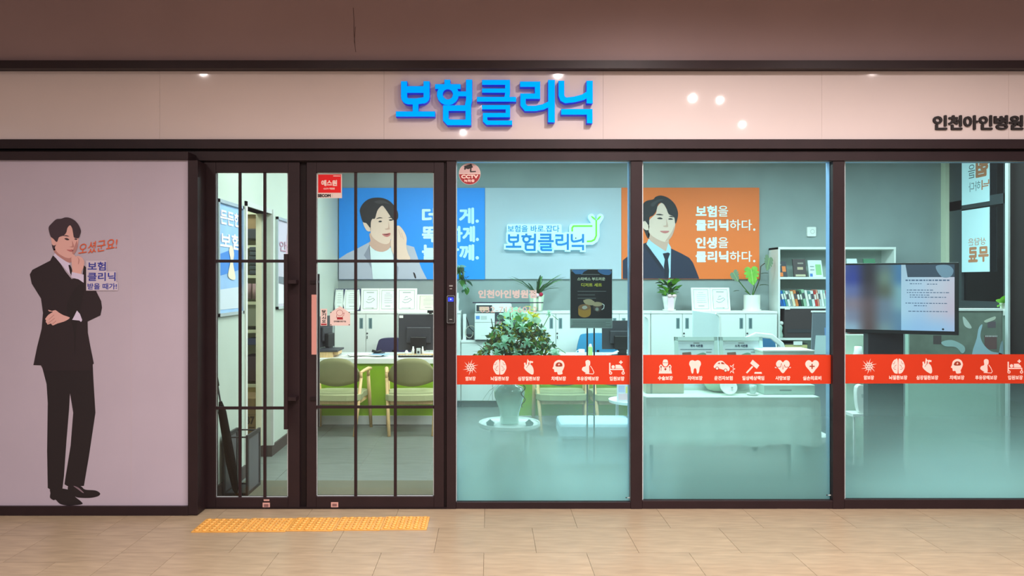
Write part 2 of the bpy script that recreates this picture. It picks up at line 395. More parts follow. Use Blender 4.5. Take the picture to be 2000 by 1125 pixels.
# far right glazed wall: frames, panes, sill
gw = root('window_4')
GX = 6.04
dk = M('grey_aluminium', (84, 92, 96), .4, .4)
MB().box(GX, 8.45, 2.52, GX+.08, 9.72, 2.64).go('transom', dk, gw)
MB().box(GX, 8.60, 1.36, GX+.08, 8.68, 3.25).go('mullion', dk, gw)
MB().box(GX, 7.20, 1.36, GX+.08, 7.28, 3.25).go('mullion', dk, gw)
MB().box(GX, 9.45, 1.36, GX+.08, 9.72, 3.25).go('frame_post', dk, gw)
MB().box(GX, 5.35, 1.28, GX+.10, 9.72, 1.36).go('sill', dk, gw)
MB().box(GX, 5.35, 0, GX+.08, 9.72, 1.28).go('apron_panel', M('dark_apron', (88, 92, 92), .5), gw)
MB().box(GX+.03, 5.35, 1.36, GX+.04, 9.6, 3.25).go('pane', glass_mat('night_glass', (.5, .56, .58), 1.0), gw)
struct(MB().box(GX-.05, 9.70, 0, GX+.0, 9.80, 3.25), 'trim_2', M('cream_corner', (236, 240, 214), .6))

# ---------------------------------------------------------------- shop front frames
LD = 5.05                                            # the left panel stands a little forward
def bar(root_, name, x0, y0, x1, y1, d0, d1, m=frame_m, bv=.003): return MB().pbox(x0, y0, x1, y1, d0, d1).go(name, m, root_, bevel=bv)
ff = root('trim_3')
MB().box(-7, 5.11, Zz(139, D), 7, 5.30, Zz(123.5, D)).go('top_flashing', frame_m, ff)
MB().box(-7, 5.16, Zz(291, D), 7, 5.30, Zz(273, D)).go('upper_beam', frame_m, ff)
MB().box(-7, 5.215, Zz(295, D), 7, 5.30, Zz(291, D)).go('shadow_groove', frame2_m, ff)
MB().box(-7, 5.19, Zz(313, D), 7, 5.30, Zz(295, D)).go('lower_beam', frame_m, ff)
fa = root('wall_front')
edges = [-1000, 312, 750, 1178, 1605, 1970, 2900]
for a, b in zip(edges, edges[1:]):
    MB().pbox(a+.12, 139.2, b-.12, 272.8, D, 5.26).go('panel', fascia_m, fa, bevel=.0008)
mf = root('trim_4')
bar(mf, 'mullion', 367, 313, 386, 1006, LD, 5.30)
bar(mf, 'mullion', 872, 313, 890.5, 997, 5.20, 5.30)
bar(mf, 'mullion', 1232, 313, 1254.5, 997, 5.20, 5.30)
bar(mf, 'mullion', 1627, 313, 1649.5, 997, 5.20, 5.30)
bar(mf, 'bottom_rail', 890.5, 981, 1232, 997, 5.205, 5.30)
bar(mf, 'bottom_rail', 1254.5, 978, 1627, 996.5, 5.205, 5.30)
bar(mf, 'bottom_rail', 1649.5, 976, 2300, 996.5, 5.205, 5.30)
bar(mf, 'bottom_rail', -800, 989, 367, 1007.5, LD, 5.30)
bar(mf, 'top_rail', -800, 296, 367, 312, LD, 5.19)
bar(mf, 'door_jamb', 386, 313, 398, 994, 5.22, 5.30, frame2_m)
bar(mf, 'door_jamb', 867, 313, 872, 994, 5.22, 5.30, frame2_m)
bar(mf, 'door_head', 386, 313, 872, 317, 5.21, 5.30, frame2_m)
bar(mf, 'meeting_post', 585, 317, 598.5, 994, 5.235, 5.30, frame2_m)
MB().box(X(386, 5.2), 5.2, 0, X(872, 5.2), 5.32, .012).go('threshold', frame2_m, mf)

def door(name, x0, x1, gx0, gx1, top, gt, gb, bot, vbars, hbar_y):
    r = root(name); d0, d1 = 5.205, 5.255
    bar(r, 'stile', x0, top, gx0, bot, d0, d1); bar(r, 'stile', gx1, top, x1, bot, d0, d1)
    bar(r, 'top_rail', gx0, top, gx1, gt, d0, d1); bar(r, 'bottom_rail', gx0, gb, gx1, bot, d0, d1)
    for v in vbars: bar(r, 'muntin', v-2.9, gt, v+2.9, gb, 5.212, 5.222, frame_m, .001)
    for h in hbar_y: bar(r, 'muntin', gx0, h-2.9, gx1, h+2.9, 5.2125, 5.2215, frame_m, .001)
    MB().pbox(gx0-2, gt-2, gx1+2, gb+2, 5.226, 5.232).go('pane', glass_m, r)
    b = MB()
    for q in ((gx0, gt, gx0+2.2, gb), (gx1-1.4, gt, gx1, gb), (gx0, gt, gx1, gt+1.6), (gx0, gb-2.4, gx1, gb)): b.pbox(*q, 5.2225, 5.2255)
    b.go('glazing_bead', bead_m, r)
    return r
d1 = door('door_1', 398, 585, 421, 562.5, 317, 336.5, 972, 993.5, (468.5, 517), (510, 797))
d2 = door('door_2', 598.5, 867, 617.5, 847.5, 317, 336.5, 970, 993, (694.5, 772), (510, 795))
hb = bar(d1, 'handle', 554, 496, 561.5, 839, 5.12, 5.145, frame_m, .002)
for y in (550, 779): MB().pbox(561, y-3, 578, y+4, 5.13, 5.205).go('standoff', frame_m, hb)
hb = bar(d2, 'handle', 617.5, 535, 623.5, 834, 5.29, 5.31, dark_m, .002)
for y in (551, 779): MB().pbox(606, y-3, 617, y+3, 5.195, 5.206).go('standoff', frame2_m, hb)
MB().pbox(617, 548, 622, 553, 5.255, 5.29).go('standoff', dark_m, hb)

def window(name, x0, x1, y0, y1):
    r = root(name)
    MB().pbox(x0-1, y0-1, x1+1, y1+1, 5.235, 5.243).go('pane', glasst_m, r)
    a, b = P(x0, y0, 5.246), P(x1, y1, 5.246)
    MB().add([(a.x, 5.247, .02), (b.x, 5.247, .02), (b.x, 5.247, .885), (a.x, 5.247, .885)], [(0, 1, 2, 3)]).go('frosted_film', film_m, r)
    bd = MB()
    for q in ((x0, y0, x0+1.6, y1), (x1-1.8, y0, x1, y1), (x0, y0, x1, y0+2.2), (x0, y1-1.2, x1, y1)): bd.pbox(*q, 5.229, 5.2345)
    bd.go('glazing_bead', bead_m, r)
    ln = MB(); a, b = P(x0, y0, 5.20), P(x1, y1, 5.20)
    for q in (a.x-.002, b.x-.004): ln.box(q, 5.248, .02, q+.006, 5.302, a.z)
    ln.box(a.x, 5.248, a.z-.002, b.x, 5.302, a.z+.004); ln.go('inner_liner', M('silver_blue_liner', (150, 180, 222), .3, .35), r); return r
w1 = window('window_1', 890.5, 1232, 313.5, 981)
w2 = window('window_2', 1254.5, 1627, 313.5, 978)
w3 = window('window_3', 1649.5, 2300, 313.5, 976)

# ---------------------------------------------------------------- left printed panel with the standing man
pl = thing('wall_graphic', 'large pale vinyl panel printed with a standing man in a black suit', 'poster', P(183, 988, LD+.02))
g = fr(LD+.02)
MB().pbox(-800, 312, 367, 989, LD+.02, 5.28).go('sheet', vinyl_m, pl)
MB().pbox(256, 312, 256.5, 989, LD+.0195, LD+.021).go('seam', M('seam_line', (180, 163, 169), .6), pl)
def pr(name, pts, m, parent, f, lay, smooth=True, n=4): return MB().flat(sm(pts, n) if smooth else pts, f, .0004*lay).go(name, m, parent)
jk = [(103.5, 499), (98.4, 509), (63.5, 527), (58.4, 536), (62.2, 554), (80.3, 583), (84.2, 611), (81.6, 642), (72.6, 678), (65.5, 713), (80, 713.5), (86, 724), (180, 724), (181, 712), (183.5, 710), (177, 678), (171.9, 650), (171.3, 628), (196.4, 616), (199.5, 601), (197.7, 588), (187.3, 567), (170.6, 565), (169.3, 523), (164, 518), (161, 540), (140, 545), (128, 530), (114, 508)]
pr('trousers', [(80, 708), (91, 750), (93.3, 787), (92, 880), (93.3, 953), (100, 957), (122, 955), (125, 930), (130, 860), (135, 800), (136.8, 768), (143, 806), (138, 870), (127, 938), (126, 946), (135, 951), (164, 949), (174, 890), (186.5, 806), (182.5, 740), (181, 708)], suitk2_m, pl, g, 1, False)
pr('shoe', zc(50, 920, 11.11, [(950, 300), (1190, 325), (1290, 400), (1500, 418), (1590, 455), (1620, 500), (1560, 550), (1400, 582), (1200, 580), (1080, 555), (930, 440)]), suitk2_m, pl, g, 2)
pr('shoe', zc(50, 920, 11.11, [(560, 380), (540, 480), (535, 580), (610, 630), (655, 622), (740, 705), (850, 738), (1000, 745), (1225, 718), (1205, 660), (1080, 560), (920, 400)]), suitk2_m, pl, g, 3)
pr('shoe_shine', zc(50, 920, 11.11, [(1040, 320), (1150, 360), (1260, 460), (1240, 470), (1130, 390)]), M('print_shine', (120, 100, 112), .6), pl, g, 4)
pr('jacket', jk, suitk_m, pl, g, 4, False)
pr('jacket_fold', [(130, 600), (150, 560), (165, 560), (160, 590), (150, 640), (146, 690), (143, 640)], suitk2_m, pl, g, 5)
pr('shirt', zc(80, 415, 9.78, [(245, 820), (280, 765), (420, 850), (545, 945), (570, 1050), (600, 1190), (560, 1190), (488, 1105), (380, 980)]), shirtl_m, pl, g, 5, False)
pr('tie', zc(80, 415, 9.78, [(528, 1005), (560, 1000), (610, 1120), (600, 1230), (560, 1160)]), suitk2_m, pl, g, 6, False)
pr('neck', zc(80, 415, 9.78, [(270, 690), (268, 770), (400, 880), (545, 960), (600, 900), (560, 820)]), skina2_m, pl, g, 6)
pr('hair', zc(80, 415, 9.78, [(215, 600), (232, 690), (265, 728), (300, 650), (290, 590)]), haira_m, pl, g, 6)
pr('ear', zc(80, 415, 9.78, [(195, 465), (230, 470), (290, 540), (292, 610), (250, 630), (215, 600)]), skina_m, pl, g, 7)
pr('face', zc(80, 415, 9.78, [(300, 440), (296, 600), (272, 680), (330, 775), (420, 835), (500, 868), (570, 866), (630, 800), (680, 730), (706, 640), (722, 500), (690, 320), (560, 220), (420, 300)]), skina_m, pl, g, 7)
pr('cheek_shade', zc(80, 415, 9.78, [(690, 540), (706, 640), (680, 730), (630, 800), (600, 760), (640, 660)]), skina2_m, pl, g, 8)
pr('hair', zc(80, 415, 9.78, [(195, 465), (165, 380), (155, 280), (220, 200), (300, 130), (390, 120), (470, 95), (560, 105), (660, 160), (730, 250), (768, 350), (755, 420), (722, 490), (640, 480), (620, 400), (600, 300), (560, 245), (510, 300), (490, 380), (440, 440), (350, 475), (310, 565), (240, 500)]), haira_m, pl, g, 9)
for q in ([(452, 500), (500, 490), (548, 520), (500, 530)], [(640, 508), (670, 498), (702, 515), (670, 525)], [(425, 445), (490, 435), (548, 458), (490, 455)], [(640, 480), (680, 470), (716, 488), (680, 488)]):
    pr('eye', zc(80, 415, 9.78, q), haira_m, pl, g, 8)
pr('nose', zc(80, 415, 9.78, [(600, 540), (636, 640), (620, 668), (545, 656), (600, 640)]), skina2_m, pl, g, 8)
pr('mouth', zc(80, 415, 9.78, [(495, 712), (560, 712), (600, 705), (622, 728), (590, 752), (545, 742)]), M('print_lip_dim', (170, 96, 98), .6), pl, g, 8)
pr('hand', zc(80, 415, 9.78, [(585, 880), (605, 820), (645, 805), (665, 840), (720, 828), (790, 865), (833, 940), (815, 1060), (780, 1130), (765, 1230), (620, 1230), (600, 1060)]), skina_m, pl, g, 9)
pr('finger_line', zc(80, 415, 9.78, [(700, 850), (740, 900), (730, 980), (716, 980), (724, 900)]), skina2_m, pl, g, 10)
pr('cuff', zc(30, 410, 3.877, [(430, 470), (520, 490), (520, 552), (480, 525), (425, 512)]), shirtl_m, pl, g, 10, False)
pr('hand', zc(50, 580, 7.5, [(335, 188), (350, 212), (405, 216), (340, 258), (290, 322), (302, 336), (300, 370), (318, 386), (325, 405), (375, 388), (388, 410), (412, 414), (470, 388), (560, 362), (620, 332), (650, 300), (560, 268), (490, 228), (440, 192), (390, 204)]), skina_m, pl, g, 6, True, 2)
for a, b in (((345, 330), (420, 262)), ((330, 388), (430, 310)), ((395, 398), (450, 350))):
    MB().ribbon(zc(50, 580, 7.5, [a, b]), 1.0, g, .0004*7).go('finger_line', skina2_m, pl)
pr('cuff', zc(50, 580, 7.5, [(755, 198), (710, 290), (685, 335), (790, 345), (815, 366), (832, 340), (800, 250)]), shirtl_m, pl, g, 6, False)
txt('script_lettering', '오셨군요!', (154, 470, 230, 492), g, orange_ink, pl, .005, .006, skew=.25, rot=-.16)
txt('slogan_lettering', '보험', (171, 510.5, 207.5, 528.5), g, navy_ink, pl, .005, .052)
txt('slogan_lettering', '클리닉', (171, 531, 226.5, 549), g, navy_ink, pl, .005, .052)
txt('slogan_lettering', '받을 때가!', (171, 552.5, 229, 565.5), g, navy_ink, pl, .005, .052)
MB().flat([(169, 509), (209, 509), (209, 530), (228, 530), (228, 551), (231, 551), (231, 567.5), (169, 567.5)], g, .0049).go('slogan_halo', M('slogan_halo', (188, 178, 193), .6), pl)

# ---------------------------------------------------------------- blue channel letters on the fascia
S1 = lambda p: zc(700, 100, 10/3, p)
arc = lambda cx, cy, r, a0, a1, n=6: [(cx+r*math.cos(math.radians(a0+(a1-a0)*i/n)), cy+r*math.sin(math.radians(a0+(a1-a0)*i/n))) for i in range(n+1)]
LET = {
 '보': [([(303, 208), (303, 300)]+arc(333, 308, 30, 180, 95, 4)+[(380, 339), (425, 332)]+arc(425, 310, 23, 80, 0, 3)+[(448, 208)], 40, 0), ([(303, 262), (448, 262)], 44, 0), ([(377, 335), (377, 410)], 38, 0), ([(250, 420), (503, 420)], 34, 0)],
 '험': [([(582, 198), (582, 245)], 38, 0), ([(502, 243), (668, 243)], 32, 0), (arc(585, 293, 52, 0, 345, 16), 38, 1), ([(630, 290), (722, 290)], 32, 0), ([(722, 198), (722, 330), (715, 362), (712, 385)], 40, 0), ([(572, 382), (717, 382), (717, 474), (590, 474), (572, 455)], 37, 1)],
 '클': [([(805, 216), (970, 216), (970, 285), (963, 325)], 32, 0), ([(805, 269), (968, 269)], 28, 0), ([(772, 325), (1026, 325)], 31, 0), ([(805, 376), (972, 376), (972, 427), (825, 427), (825, 462), (840, 476), (1000, 476)], 29, 0)],
 '리': [([(1050, 228), (1163, 228), (1163, 305), (1070, 305), (1070, 360), (1090, 384), (1150, 384), (1200, 374), (1245, 352)], 35, 0), ([(1253, 200), (1253, 474)], 43, 0)],
 '닉': [([(1317, 205), (1317, 300), (1326, 322), (1345, 332), (1400, 326), (1455, 312), (1490, 290)], 37, 0), ([(1499, 205), (1499, 352)], 40, 0), ([(1315, 406), (1499, 406), (1499, 480)], 37, 0)],
}
face_m = M('letter_face_lit', (0, 142, 246), .7, emit=.82, spec=0)
side_m = M('letter_return_blue', (12, 36, 165), .4, emit=.8)
ords = ['first', 'second', 'third', 'fourth', 'fifth', 'sixth', 'seventh']
gl = fr(D)
for i, (ch, st) in enumerate(LET.items()):
    pts = [q for s_ in st for q in S1(s_[0])]; cx = sum(p[0] for p in pts)/len(pts)
    t = thing('sign_letter', f'{ords[i]} of five lit blue channel letters on the fascia, reading {ch}', 'sign letter', P(cx, max(p[1] for p in pts), D), 'blue channel letters of the shop name')
    a, b = MB(), MB()
    for k, (pp, wd, cl) in enumerate(st):
        a.ribbon(S1(pp), wd*.3+.35, gl, -.002, .050+.0003*k, bool(cl)); b.ribbon(S1(pp), wd*.3-.55, gl, .046, .0525+.0003*k, bool(cl), ext=-.3)
    a.go('letter_return', side_m, t); b.go('letter_face', face_m, t)
# small black letters
xs = [(1821, 1848.5), (1851, 1878), (1880.5, 1909), (1910.5, 1937), (1940, 1967), (1969.5, 1997), (2000, 2027)]
nt = ['at the far left of its row, before 천', 'between two round-topped 인 and 아 letters', 'in the middle between 천 and 인', 'between 아 and 병', 'standing before 원', 'last whole letter at the edge', 'cut off by the picture edge']
for (a, b), ch, n_ in zip(xs, '인천아인병원점', nt):
    tag(txt('branch_letter', ch, (a, 225.5, b, 254), fr(D), ink_m, None, .0, .036, .012), f'small black raised fascia letter {ch}, {n_}', 'sign letter', 'black letters of the branch name')

# ---------------------------------------------------------------- decals on doors and windows
DG = 5.2255                                          # outer face of the door glass
WG = 5.2345
t = thing('security_sticker', 'red square security company sticker at top of the wide door glass', 'sticker', P(643, 387, DG)); g = fr(DG)
MB().flat([(619.5, 339), (668, 339), (668, 387), (619.5, 387)], g, .0003).go('backing', stick_m, t)
MB().flat([(621.5, 341), (666, 341), (666, 376.5), (621.5, 376.5)], g, .0007).go('red_field', red_m, t)
txt('lettering', '에스원', (627.5, 351.5, 658.5, 363.5), g, bandw_m, t, .0011, .05)
txt('lettering', 'CCTV 작동중', (632, 366.5, 654, 370.5), g, bandw_m, t, .0011, .04)
MB().flat([(651, 343), (665, 343), (665, 344.5), (651, 344.5)], g, .0011).go('small_print', bandw_m, t)
txt('lettering', 'SECOM', (620.5, 379, 646, 385.2), g, ink_m, t, .0011, .09)
MB().flat([(649, 379), (649.4, 379), (649.4, 385), (649, 385)], g, .0011).go('divider', grey_ink, t)
t = thing('pull_sticker', 'narrow upright pale sticker lettered with four black characters beside door handle', 'sticker', P(632, 636, DG))
MB().flat([(626, 603), (639, 603), (639, 636), (626, 636)], g, .0003).go('backing', stick_m, t)
for i, ch in enumerate('당기시오'): txt('lettering', ch, (628.6, 605.2+6.4*i, 636.6, 611+6.4*i), g, ink_m, t, .0007, .06)
MB().flat([(627, 632), (638, 632), (638, 635), (627, 635)], g, .0007).go('red_strip', dred_m, t)
t = thing('house_sticker', 'pale house-shaped sticker with a line drawing on the wide door glass', 'sticker', P(664, 636, DG))
MB().flat([(644.5, 636), (644.5, 611), (664.5, 598), (684, 611), (684, 636)], g, .0003).go('backing', stick_m, t)
for q in ((646.3, 610.3), (682, 610.3), (646.3, 634.2), (682, 634.2)): MB().flat(circ(*q, 1.1, 10), g, .0007).go('corner_dot', ink_m, t)
MB().ribbon(circ(663.5, 611, 6.2, 18, 5.6), .7, g, .0007, closed=True).go('drawing', dred_m, t)
MB().ribbon([(658, 615), (657, 620), (668, 620), (670, 616)], .7, g, .0007).ribbon([(669, 613), (672.5, 611), (671, 617)], .7, g, .0007).go('drawing', dred_m, t)
MB().flat([(658.5, 619.5), (669.5, 619.5), (670, 624), (658, 624)], g, .0009).go('drawing', dred_m, t)
txt('lettering', '반려동물 동반가능', (652, 626, 676, 629.5), g, ink_m, t, .0007, .04)
tag(MB().pbox(608.5, 575.5, 618, 692.5, 5.2005, 5.2045).go('handle_guard', M('pink_guard', (186, 130, 122), .55)), 'dull pink upright strip stuck along the wide door handle side', 'strip')
for x, y, k, lb in ((520, 987, 1, 'small pinkish tag on the narrow door bottom rail'), (653.5, 986, 0, 'small pinkish tag on the wide door bottom rail')):
    t = thing('door_tag', lb, 'tag', P(x, y+5, 5.204)); gg = fr(5.204)
    MB().pbox(x-7, y-5, x+7, y+5, 5.2025, 5.2048).go('plate', M('tag_pink', (196, 150, 142), .5), t)
    MB().flat([(x-4.5, y-2.5), (x+4.5, y-2.5), (x+4.5, y+3), (x-4.5, y+3)], gg, .0018).go('mark', M('tag_mark', (120, 84, 84), .5), t)
    if k: MB().pbox(x-5, y-11.5, x+6, y-8.5, 5.203, 5.2048).go('strip', M('tag_pink', (0, 0, 0)), t)
# door lock on the mullion
t = thing('door_lock', 'black digital door lock with a blue screen on the dark mullion', 'door lock', P(880.5, 631, 5.20))
MB().prism(rrect(873, 577, 888.6, 631, 2.2), fr(5.20), 0, .018).go('rim', steel_m, t)
MB().prism(rrect(874.2, 578.2, 887.4, 629.8, 1.8), fr(5.20), .01, .0205).go('body', black_m, t)
MB().flat([(875.5, 580.8), (885.8, 580.8), (885.8, 588.6), (875.5, 588.6)], fr(5.20), .0212).go('screen', M('lock_screen', (30, 50, 235), .4, emit=1.0), t)
MB().flat(circ(880.6, 584.5, 1.4, 10), fr(5.20), .0216).go('screen_icon', M('lock_icon', (150, 180, 255), .4, emit=1.0), t)
dots = MB()
for r_ in range(4):
    for c_ in range(3): dots.flat(circ(877.5+3.2*c_, 597+5.5*r_, .45, 8), fr(5.20), .0212)
dots.go('keypad', dark_m, t)
MB().flat([(878, 623), (883.5, 623), (883.5, 624.4), (878, 624.4)], fr(5.20), .0212).go('small_print', grey_ink, t)
t = thing('mullion_label', 'tiny grey two line label above the digital door lock', 'label', P(880.5, 566, 5.199))
MB().flat([(877.3, 557), (884.3, 557), (884.3, 559.6), (877.3, 559.6)], fr(5.199), .0004).go('print_line', grey_ink, t)
MB().flat([(878.3, 563.2), (883, 563.2), (883, 565), (878.3, 565)], fr(5.199), .0004).go('print_line', grey_ink, t)
# round CCTV sticker
t = thing('camera_sticker', 'round red and pale camera warning sticker in the window corner', 'sticker', P(917.3, 361, WG)); g = fr(WG)
R0 = 21.2; c0 = (917.3, 339.5)
MB().flat(circ(*c0, R0, 40), g, .0003).go('backing', stick_m, t)
up = [(c0[0]+(R0-1)*math.cos(a), c0[1]+(R0-1)*math.sin(a)) for a in [math.radians(360-177+174*i/20) for i in range(21)]]
MB().flat(up, g, .0006).go('upper_half', M('sticker_pale', (205, 172, 172), .5, trans=.2), t)
lo = [(c0[0]+(R0-.6)*math.cos(a), c0[1]+(R0-.6)*math.sin(a)) for a in [math.radians(2+176*i/20) for i in range(21)]]
MB().flat(lo, g, .0006).go('lower_half', dred_m, t)
cz = lambda p: zc(880, 300, 14.06, p)
cm = MB().flat(cz([(370, 350), (570, 278), (618, 380), (480, 430), (380, 395)]), g, .0009).flat(cz([(365, 405), (395, 398), (435, 425), (385, 450)]), g, .0009)
cm.flat(cz([(540, 400), (575, 395), (572, 480), (695, 475), (698, 505), (545, 515), (528, 490)]), g, .0009).go('camera_mark', ink_m, t)
txt('lettering', 'CCTV', (900.8, 341.2, 934, 348.6), g, bandw_m, t, .0009, .08)
txt('lettering', '녹화중', (906.3, 350.3, 927, 355.8), g, bandw_m, t, .0009, .04)
# branch name and telephone on window 1
t = thing('window_lettering', 'pale pink branch name and telephone number lettering on the window glass', 'lettering', P(995, 613, WG))
lp = M('pale_pink_letters', (182, 173, 171), .5, trans=.1)
txt('lettering', '인천아인병원점', (934, 566, 1048, 582.5), g, lp, t, .0004, .05)
txt('lettering', '032-713-6012', (938, 599, 1049, 610.5), g, lp, t, .0004, .015)
MB().flat([(923, 590.2), (1061, 590.2), (1061, 592.2), (923, 592.2)], g, .0004).go('rule', M('rule_navy', (24, 34, 62), .5), t)
for x, lb, wn in ((1231, 'window before the potted bouquet', 1), (1623, 'window before the covered table', 2)):
    t = thing('film_mark', f'tiny dark maker mark at bottom corner of the {lb}', 'mark', P(x-4, 973, WG))
    yb = 972 if wn == 1 else 967
    MB().flat(circ(x-8, yb, 1.4, 8), g, .0004).go('dot', dark_m, t); MB().flat([(x-5, yb-1), (x+1, yb-1), (x+1, yb+1), (x-5, yb+1)], g, .0004).go('print_line', pale_m, t)

# ---------------------------------------------------------------- orange-red bands with pictograms
def icon(k, cx, cy, g, t):
    a, d = MB(), MB(); A = lambda pts: [(cx+x, cy+y) for x, y in pts]; h, h2 = .0008, .0011
    if k == 'cell':
        a.flat(A(circ(0, 0, 7.4, 16)), g, h)
        for q in [(0, 0)]+[(4.4*math.cos(v*1.047), 4.4*math.sin(v*1.047)) for v in range(6)]: d.flat(A(circ(q[0], q[1], 1.25, 8)), g, h2)
        for i in range(12):
            r = math.radians(30*i); q = r+.22; L = 16 if i % 2 else 12.5
            a.flat(A([(6.5*math.cos(r-.16), 6.5*math.sin(r-.16)), (L*math.cos(q), L*math.sin(q)), (6.5*math.cos(r+.16), 6.5*math.sin(r+.16))]), g, h)
    elif k == 'brain':
        for s in (-1, 1):
            a.flat(sm(A([(s*.8, -13), (s*5, -14), (s*9, -11), (s*12, -5), (s*13, 1), (s*11, 7), (s*7, 13), (s*2.5, 14), (s*.8, 12)])), g, h)
            d.ribbon(A([(s*6, -10), (s*8, -5), (s*11, -5)]), .7, g, h2).ribbon(A([(s*3, -3), (s*6, -1), (s*7, 3)]), .7, g, h2).ribbon(A([(s*10, 2), (s*7, 6), (s*4, 6)]), .7, g, h2)
    elif k == 'heart':
        a.flat(sm(A([(-9, -2), (-6, -5), (1, -6), (6, -3), (9, 4), (9, 12), (6, 14), (0, 11), (-6, 6), (-9, 2)])), g, h)
        a.ribbon(A([(-7, -1), (-8, -9)]), 3, g, h+.0001).ribbon(A([(-3, -4), (-2, -13), (0, -10)]), 3.2, g, h+.00015).ribbon(A([(1, -5), (3, -11), (8, -10)]), 3.4, g, h+.0002)
        d.ribbon(A([(-5, 1), (-1, -5), (1, -9)]), .8, g, h2).ribbon(A([(-1, -4), (3, -8)]), .7, g, h2)
    elif k == 'head':
        a.flat(sm(A([(-10, -2), (-8, -10), (0, -14.5), (8, -12), (11.5, -4), (9, 4), (7, 8), (7.5, 13), (-1, 14), (-3, 9), (-8, 9), (-9, 4), (-12, 2)]), 3), g, h)
        d.flat(sm(A([(-5.5, -2), (-5, -7), (0, -10), (6, -8), (7.5, -3), (4, -1.5)])), g, h2)
        a.flat(A([(1.5, -8.5), (-1.5, -5), (.5, -5), (-.5, -2.5), (3, -6.2), (1, -6.2)]), g, h2+.0003)
    elif k == 'torso':
        a.flat(sm(A([(0, -14.5), (4.5, -12), (4.5, -5), (2.5, -2), (2.8, 10), (-1, 12), (-8, 8), (-11.5, 5), (-10, 0), (-4, -2.5), (-4.5, -9), (-4, -12.5)]), 3), g, h)
        a.ribbon(A([(5, -3), (9, 3), (12, 10), (10, 13), (2, 12.5), (-5, 12)]), 1.3, g, h+.0001)
    elif k == 'bed':
        a.ribbon(A([(-14, -9), (-14, 9)]), 2.6, g, h).ribbon(A([(-14, 4), (12, 4)]), 2.4, g, h+.0001).ribbon(A([(12.5, 3), (12.5, 9)]), 2.2, g, h)
        a.ribbon(A(circ(-12.5, 11, 2.3, 12)), 1.7, g, h+.0002, closed=True).ribbon(A(circ(12, 11, 2.3, 12)), 1.7, g, h+.0002, closed=True)
        a.flat(A(circ(-7.5, -1, 3.3, 14)), g, h).flat(A([(-3, 2), (-3, -5), (6, -5), (10, -2), (12, 2)]), g, h)
        a.flat(A([(6.5, -13.5), (8.8, -13.5), (8.8, -11.2), (11, -11.2), (11, -8.8), (8.8, -8.8), (8.8, -6.5), (6.5, -6.5), (6.5, -8.8), (4.2, -8.8), (4.2, -11.2), (6.5, -11.2)]), g, h)
    elif k == 'surgeon':
        a.flat(sm(A([(-5, -10), (-3, -14), (3, -14), (5, -10), (5, -5), (2, -1), (-2, -1), (-5, -5)])), g, h)
        a.flat(A([(-13, 13), (-11, 4), (-12, -1), (-9, -5), (-6, -2), (-3, 1), (3, 1), (6, -2), (9, -5), (12, -1), (11, 4), (13, 13)]), g, h+.0001)
        d.ribbon(A([(-5, -8), (5, -8)]), .8, g, h2).ribbon(A([(-8.5, -2), (-8.5, 8)]), 1.1, g, h2).ribbon(A([(8.5, -2), (8.5, 8)]), 1.1, g, h2)
        d.flat(A([(0, 1.5), (2.5, 4.5), (0, 7.5), (-2.5, 4.5)]), g, h2).flat(A(circ(-8.5, 0, 1.6, 8)), g, h2).flat(A(circ(8.5, 0, 1.6, 8)), g, h2)
    elif k == 'tooth':
        a.flat(sm(A([(0, -11.5), (5, -13), (10, -11), (11.5, -5), (9, 1), (8, 8), (6, 13), (3.5, 12), (2.5, 5), (0, 2.5), (-2.5, 5), (-3.5, 12), (-6, 13), (-8, 8), (-9, 1), (-11.5, -5), (-10, -11), (-5, -13)])), g, h)
    elif k == 'car':
        a.flat(sm(A([(-19, -1), (-16, -6), (-10, -11), (-2, -11.5), (4, -6), (9, -2), (12, 3), (10, 8), (4, 7), (-6, 4), (-12, 3), (-18, 2)])), g, h)
        d.flat(A([(-12, -6), (-8, -9), (-6.5, -5.5)]), g, h2).flat(A([(-5, -9), (-1, -9), (3, -5), (-4, -5.5)]), g, h2)
        for q in ((-12.5, 3), (4, 7)): d.flat(A(circ(*q, 3.6, 12)), g, h2); a.flat(A(circ(*q, 2.4, 12)), g, h2+.0003)
        a.ribbon(A([(13, -3), (15, 0), (20, -5), (18, 2), (22, 4), (18, 6), (20, 12), (15, 8), (13, 12)]), 1.2, g, h)
    elif k == 'gavel':
        a.obox
        a.flat(A([(-1, -14), (12, -3), (7, 4), (-6, -7)]), g, h).ribbon(A([(-1, -1), (-13, 12)]), 3.2, g, h+.0001).flat(A([(3, 10), (16, 10), (17.5, 13.5), (2, 13.5)]), g, h)
    elif k in ('pulse', 'cross'):
        a.flat(sm(A([(0, -9), (4, -12.5), (9, -12.5), (13, -8), (12.5, -2), (7, 5), (0, 12.5), (-7, 5), (-12.5, -2), (-13, -8), (-9, -12.5), (-4, -12.5)])), g, h)
        if k == 'pulse':
            d.ribbon(A([(-14, .5), (-5, .5), (-3, -7), (0, 5), (3, -4), (4.5, .5), (14, .5)]), 1.1, g, h2); a.ribbon(A([(-15.5, 1.2), (-12, 1.2)]), 2.2, g, h+.0001).ribbon(A([(12, 1.2), (15.5, 1.2)]), 2.2, g, h+.0001)
        else: d.flat(A([(-1.2, -6), (1.2, -6), (1.2, -2.2), (5, -2.2), (5, .2), (1.2, .2), (1.2, 4), (-1.2, 4), (-1.2, .2), (-5, .2), (-5, -2.2), (-1.2, -2.2)]), g, h2)
    a.go('pictogram', bandw_m, t)
    if d.v: d.go('pictogram_detail', bandd_m, t)
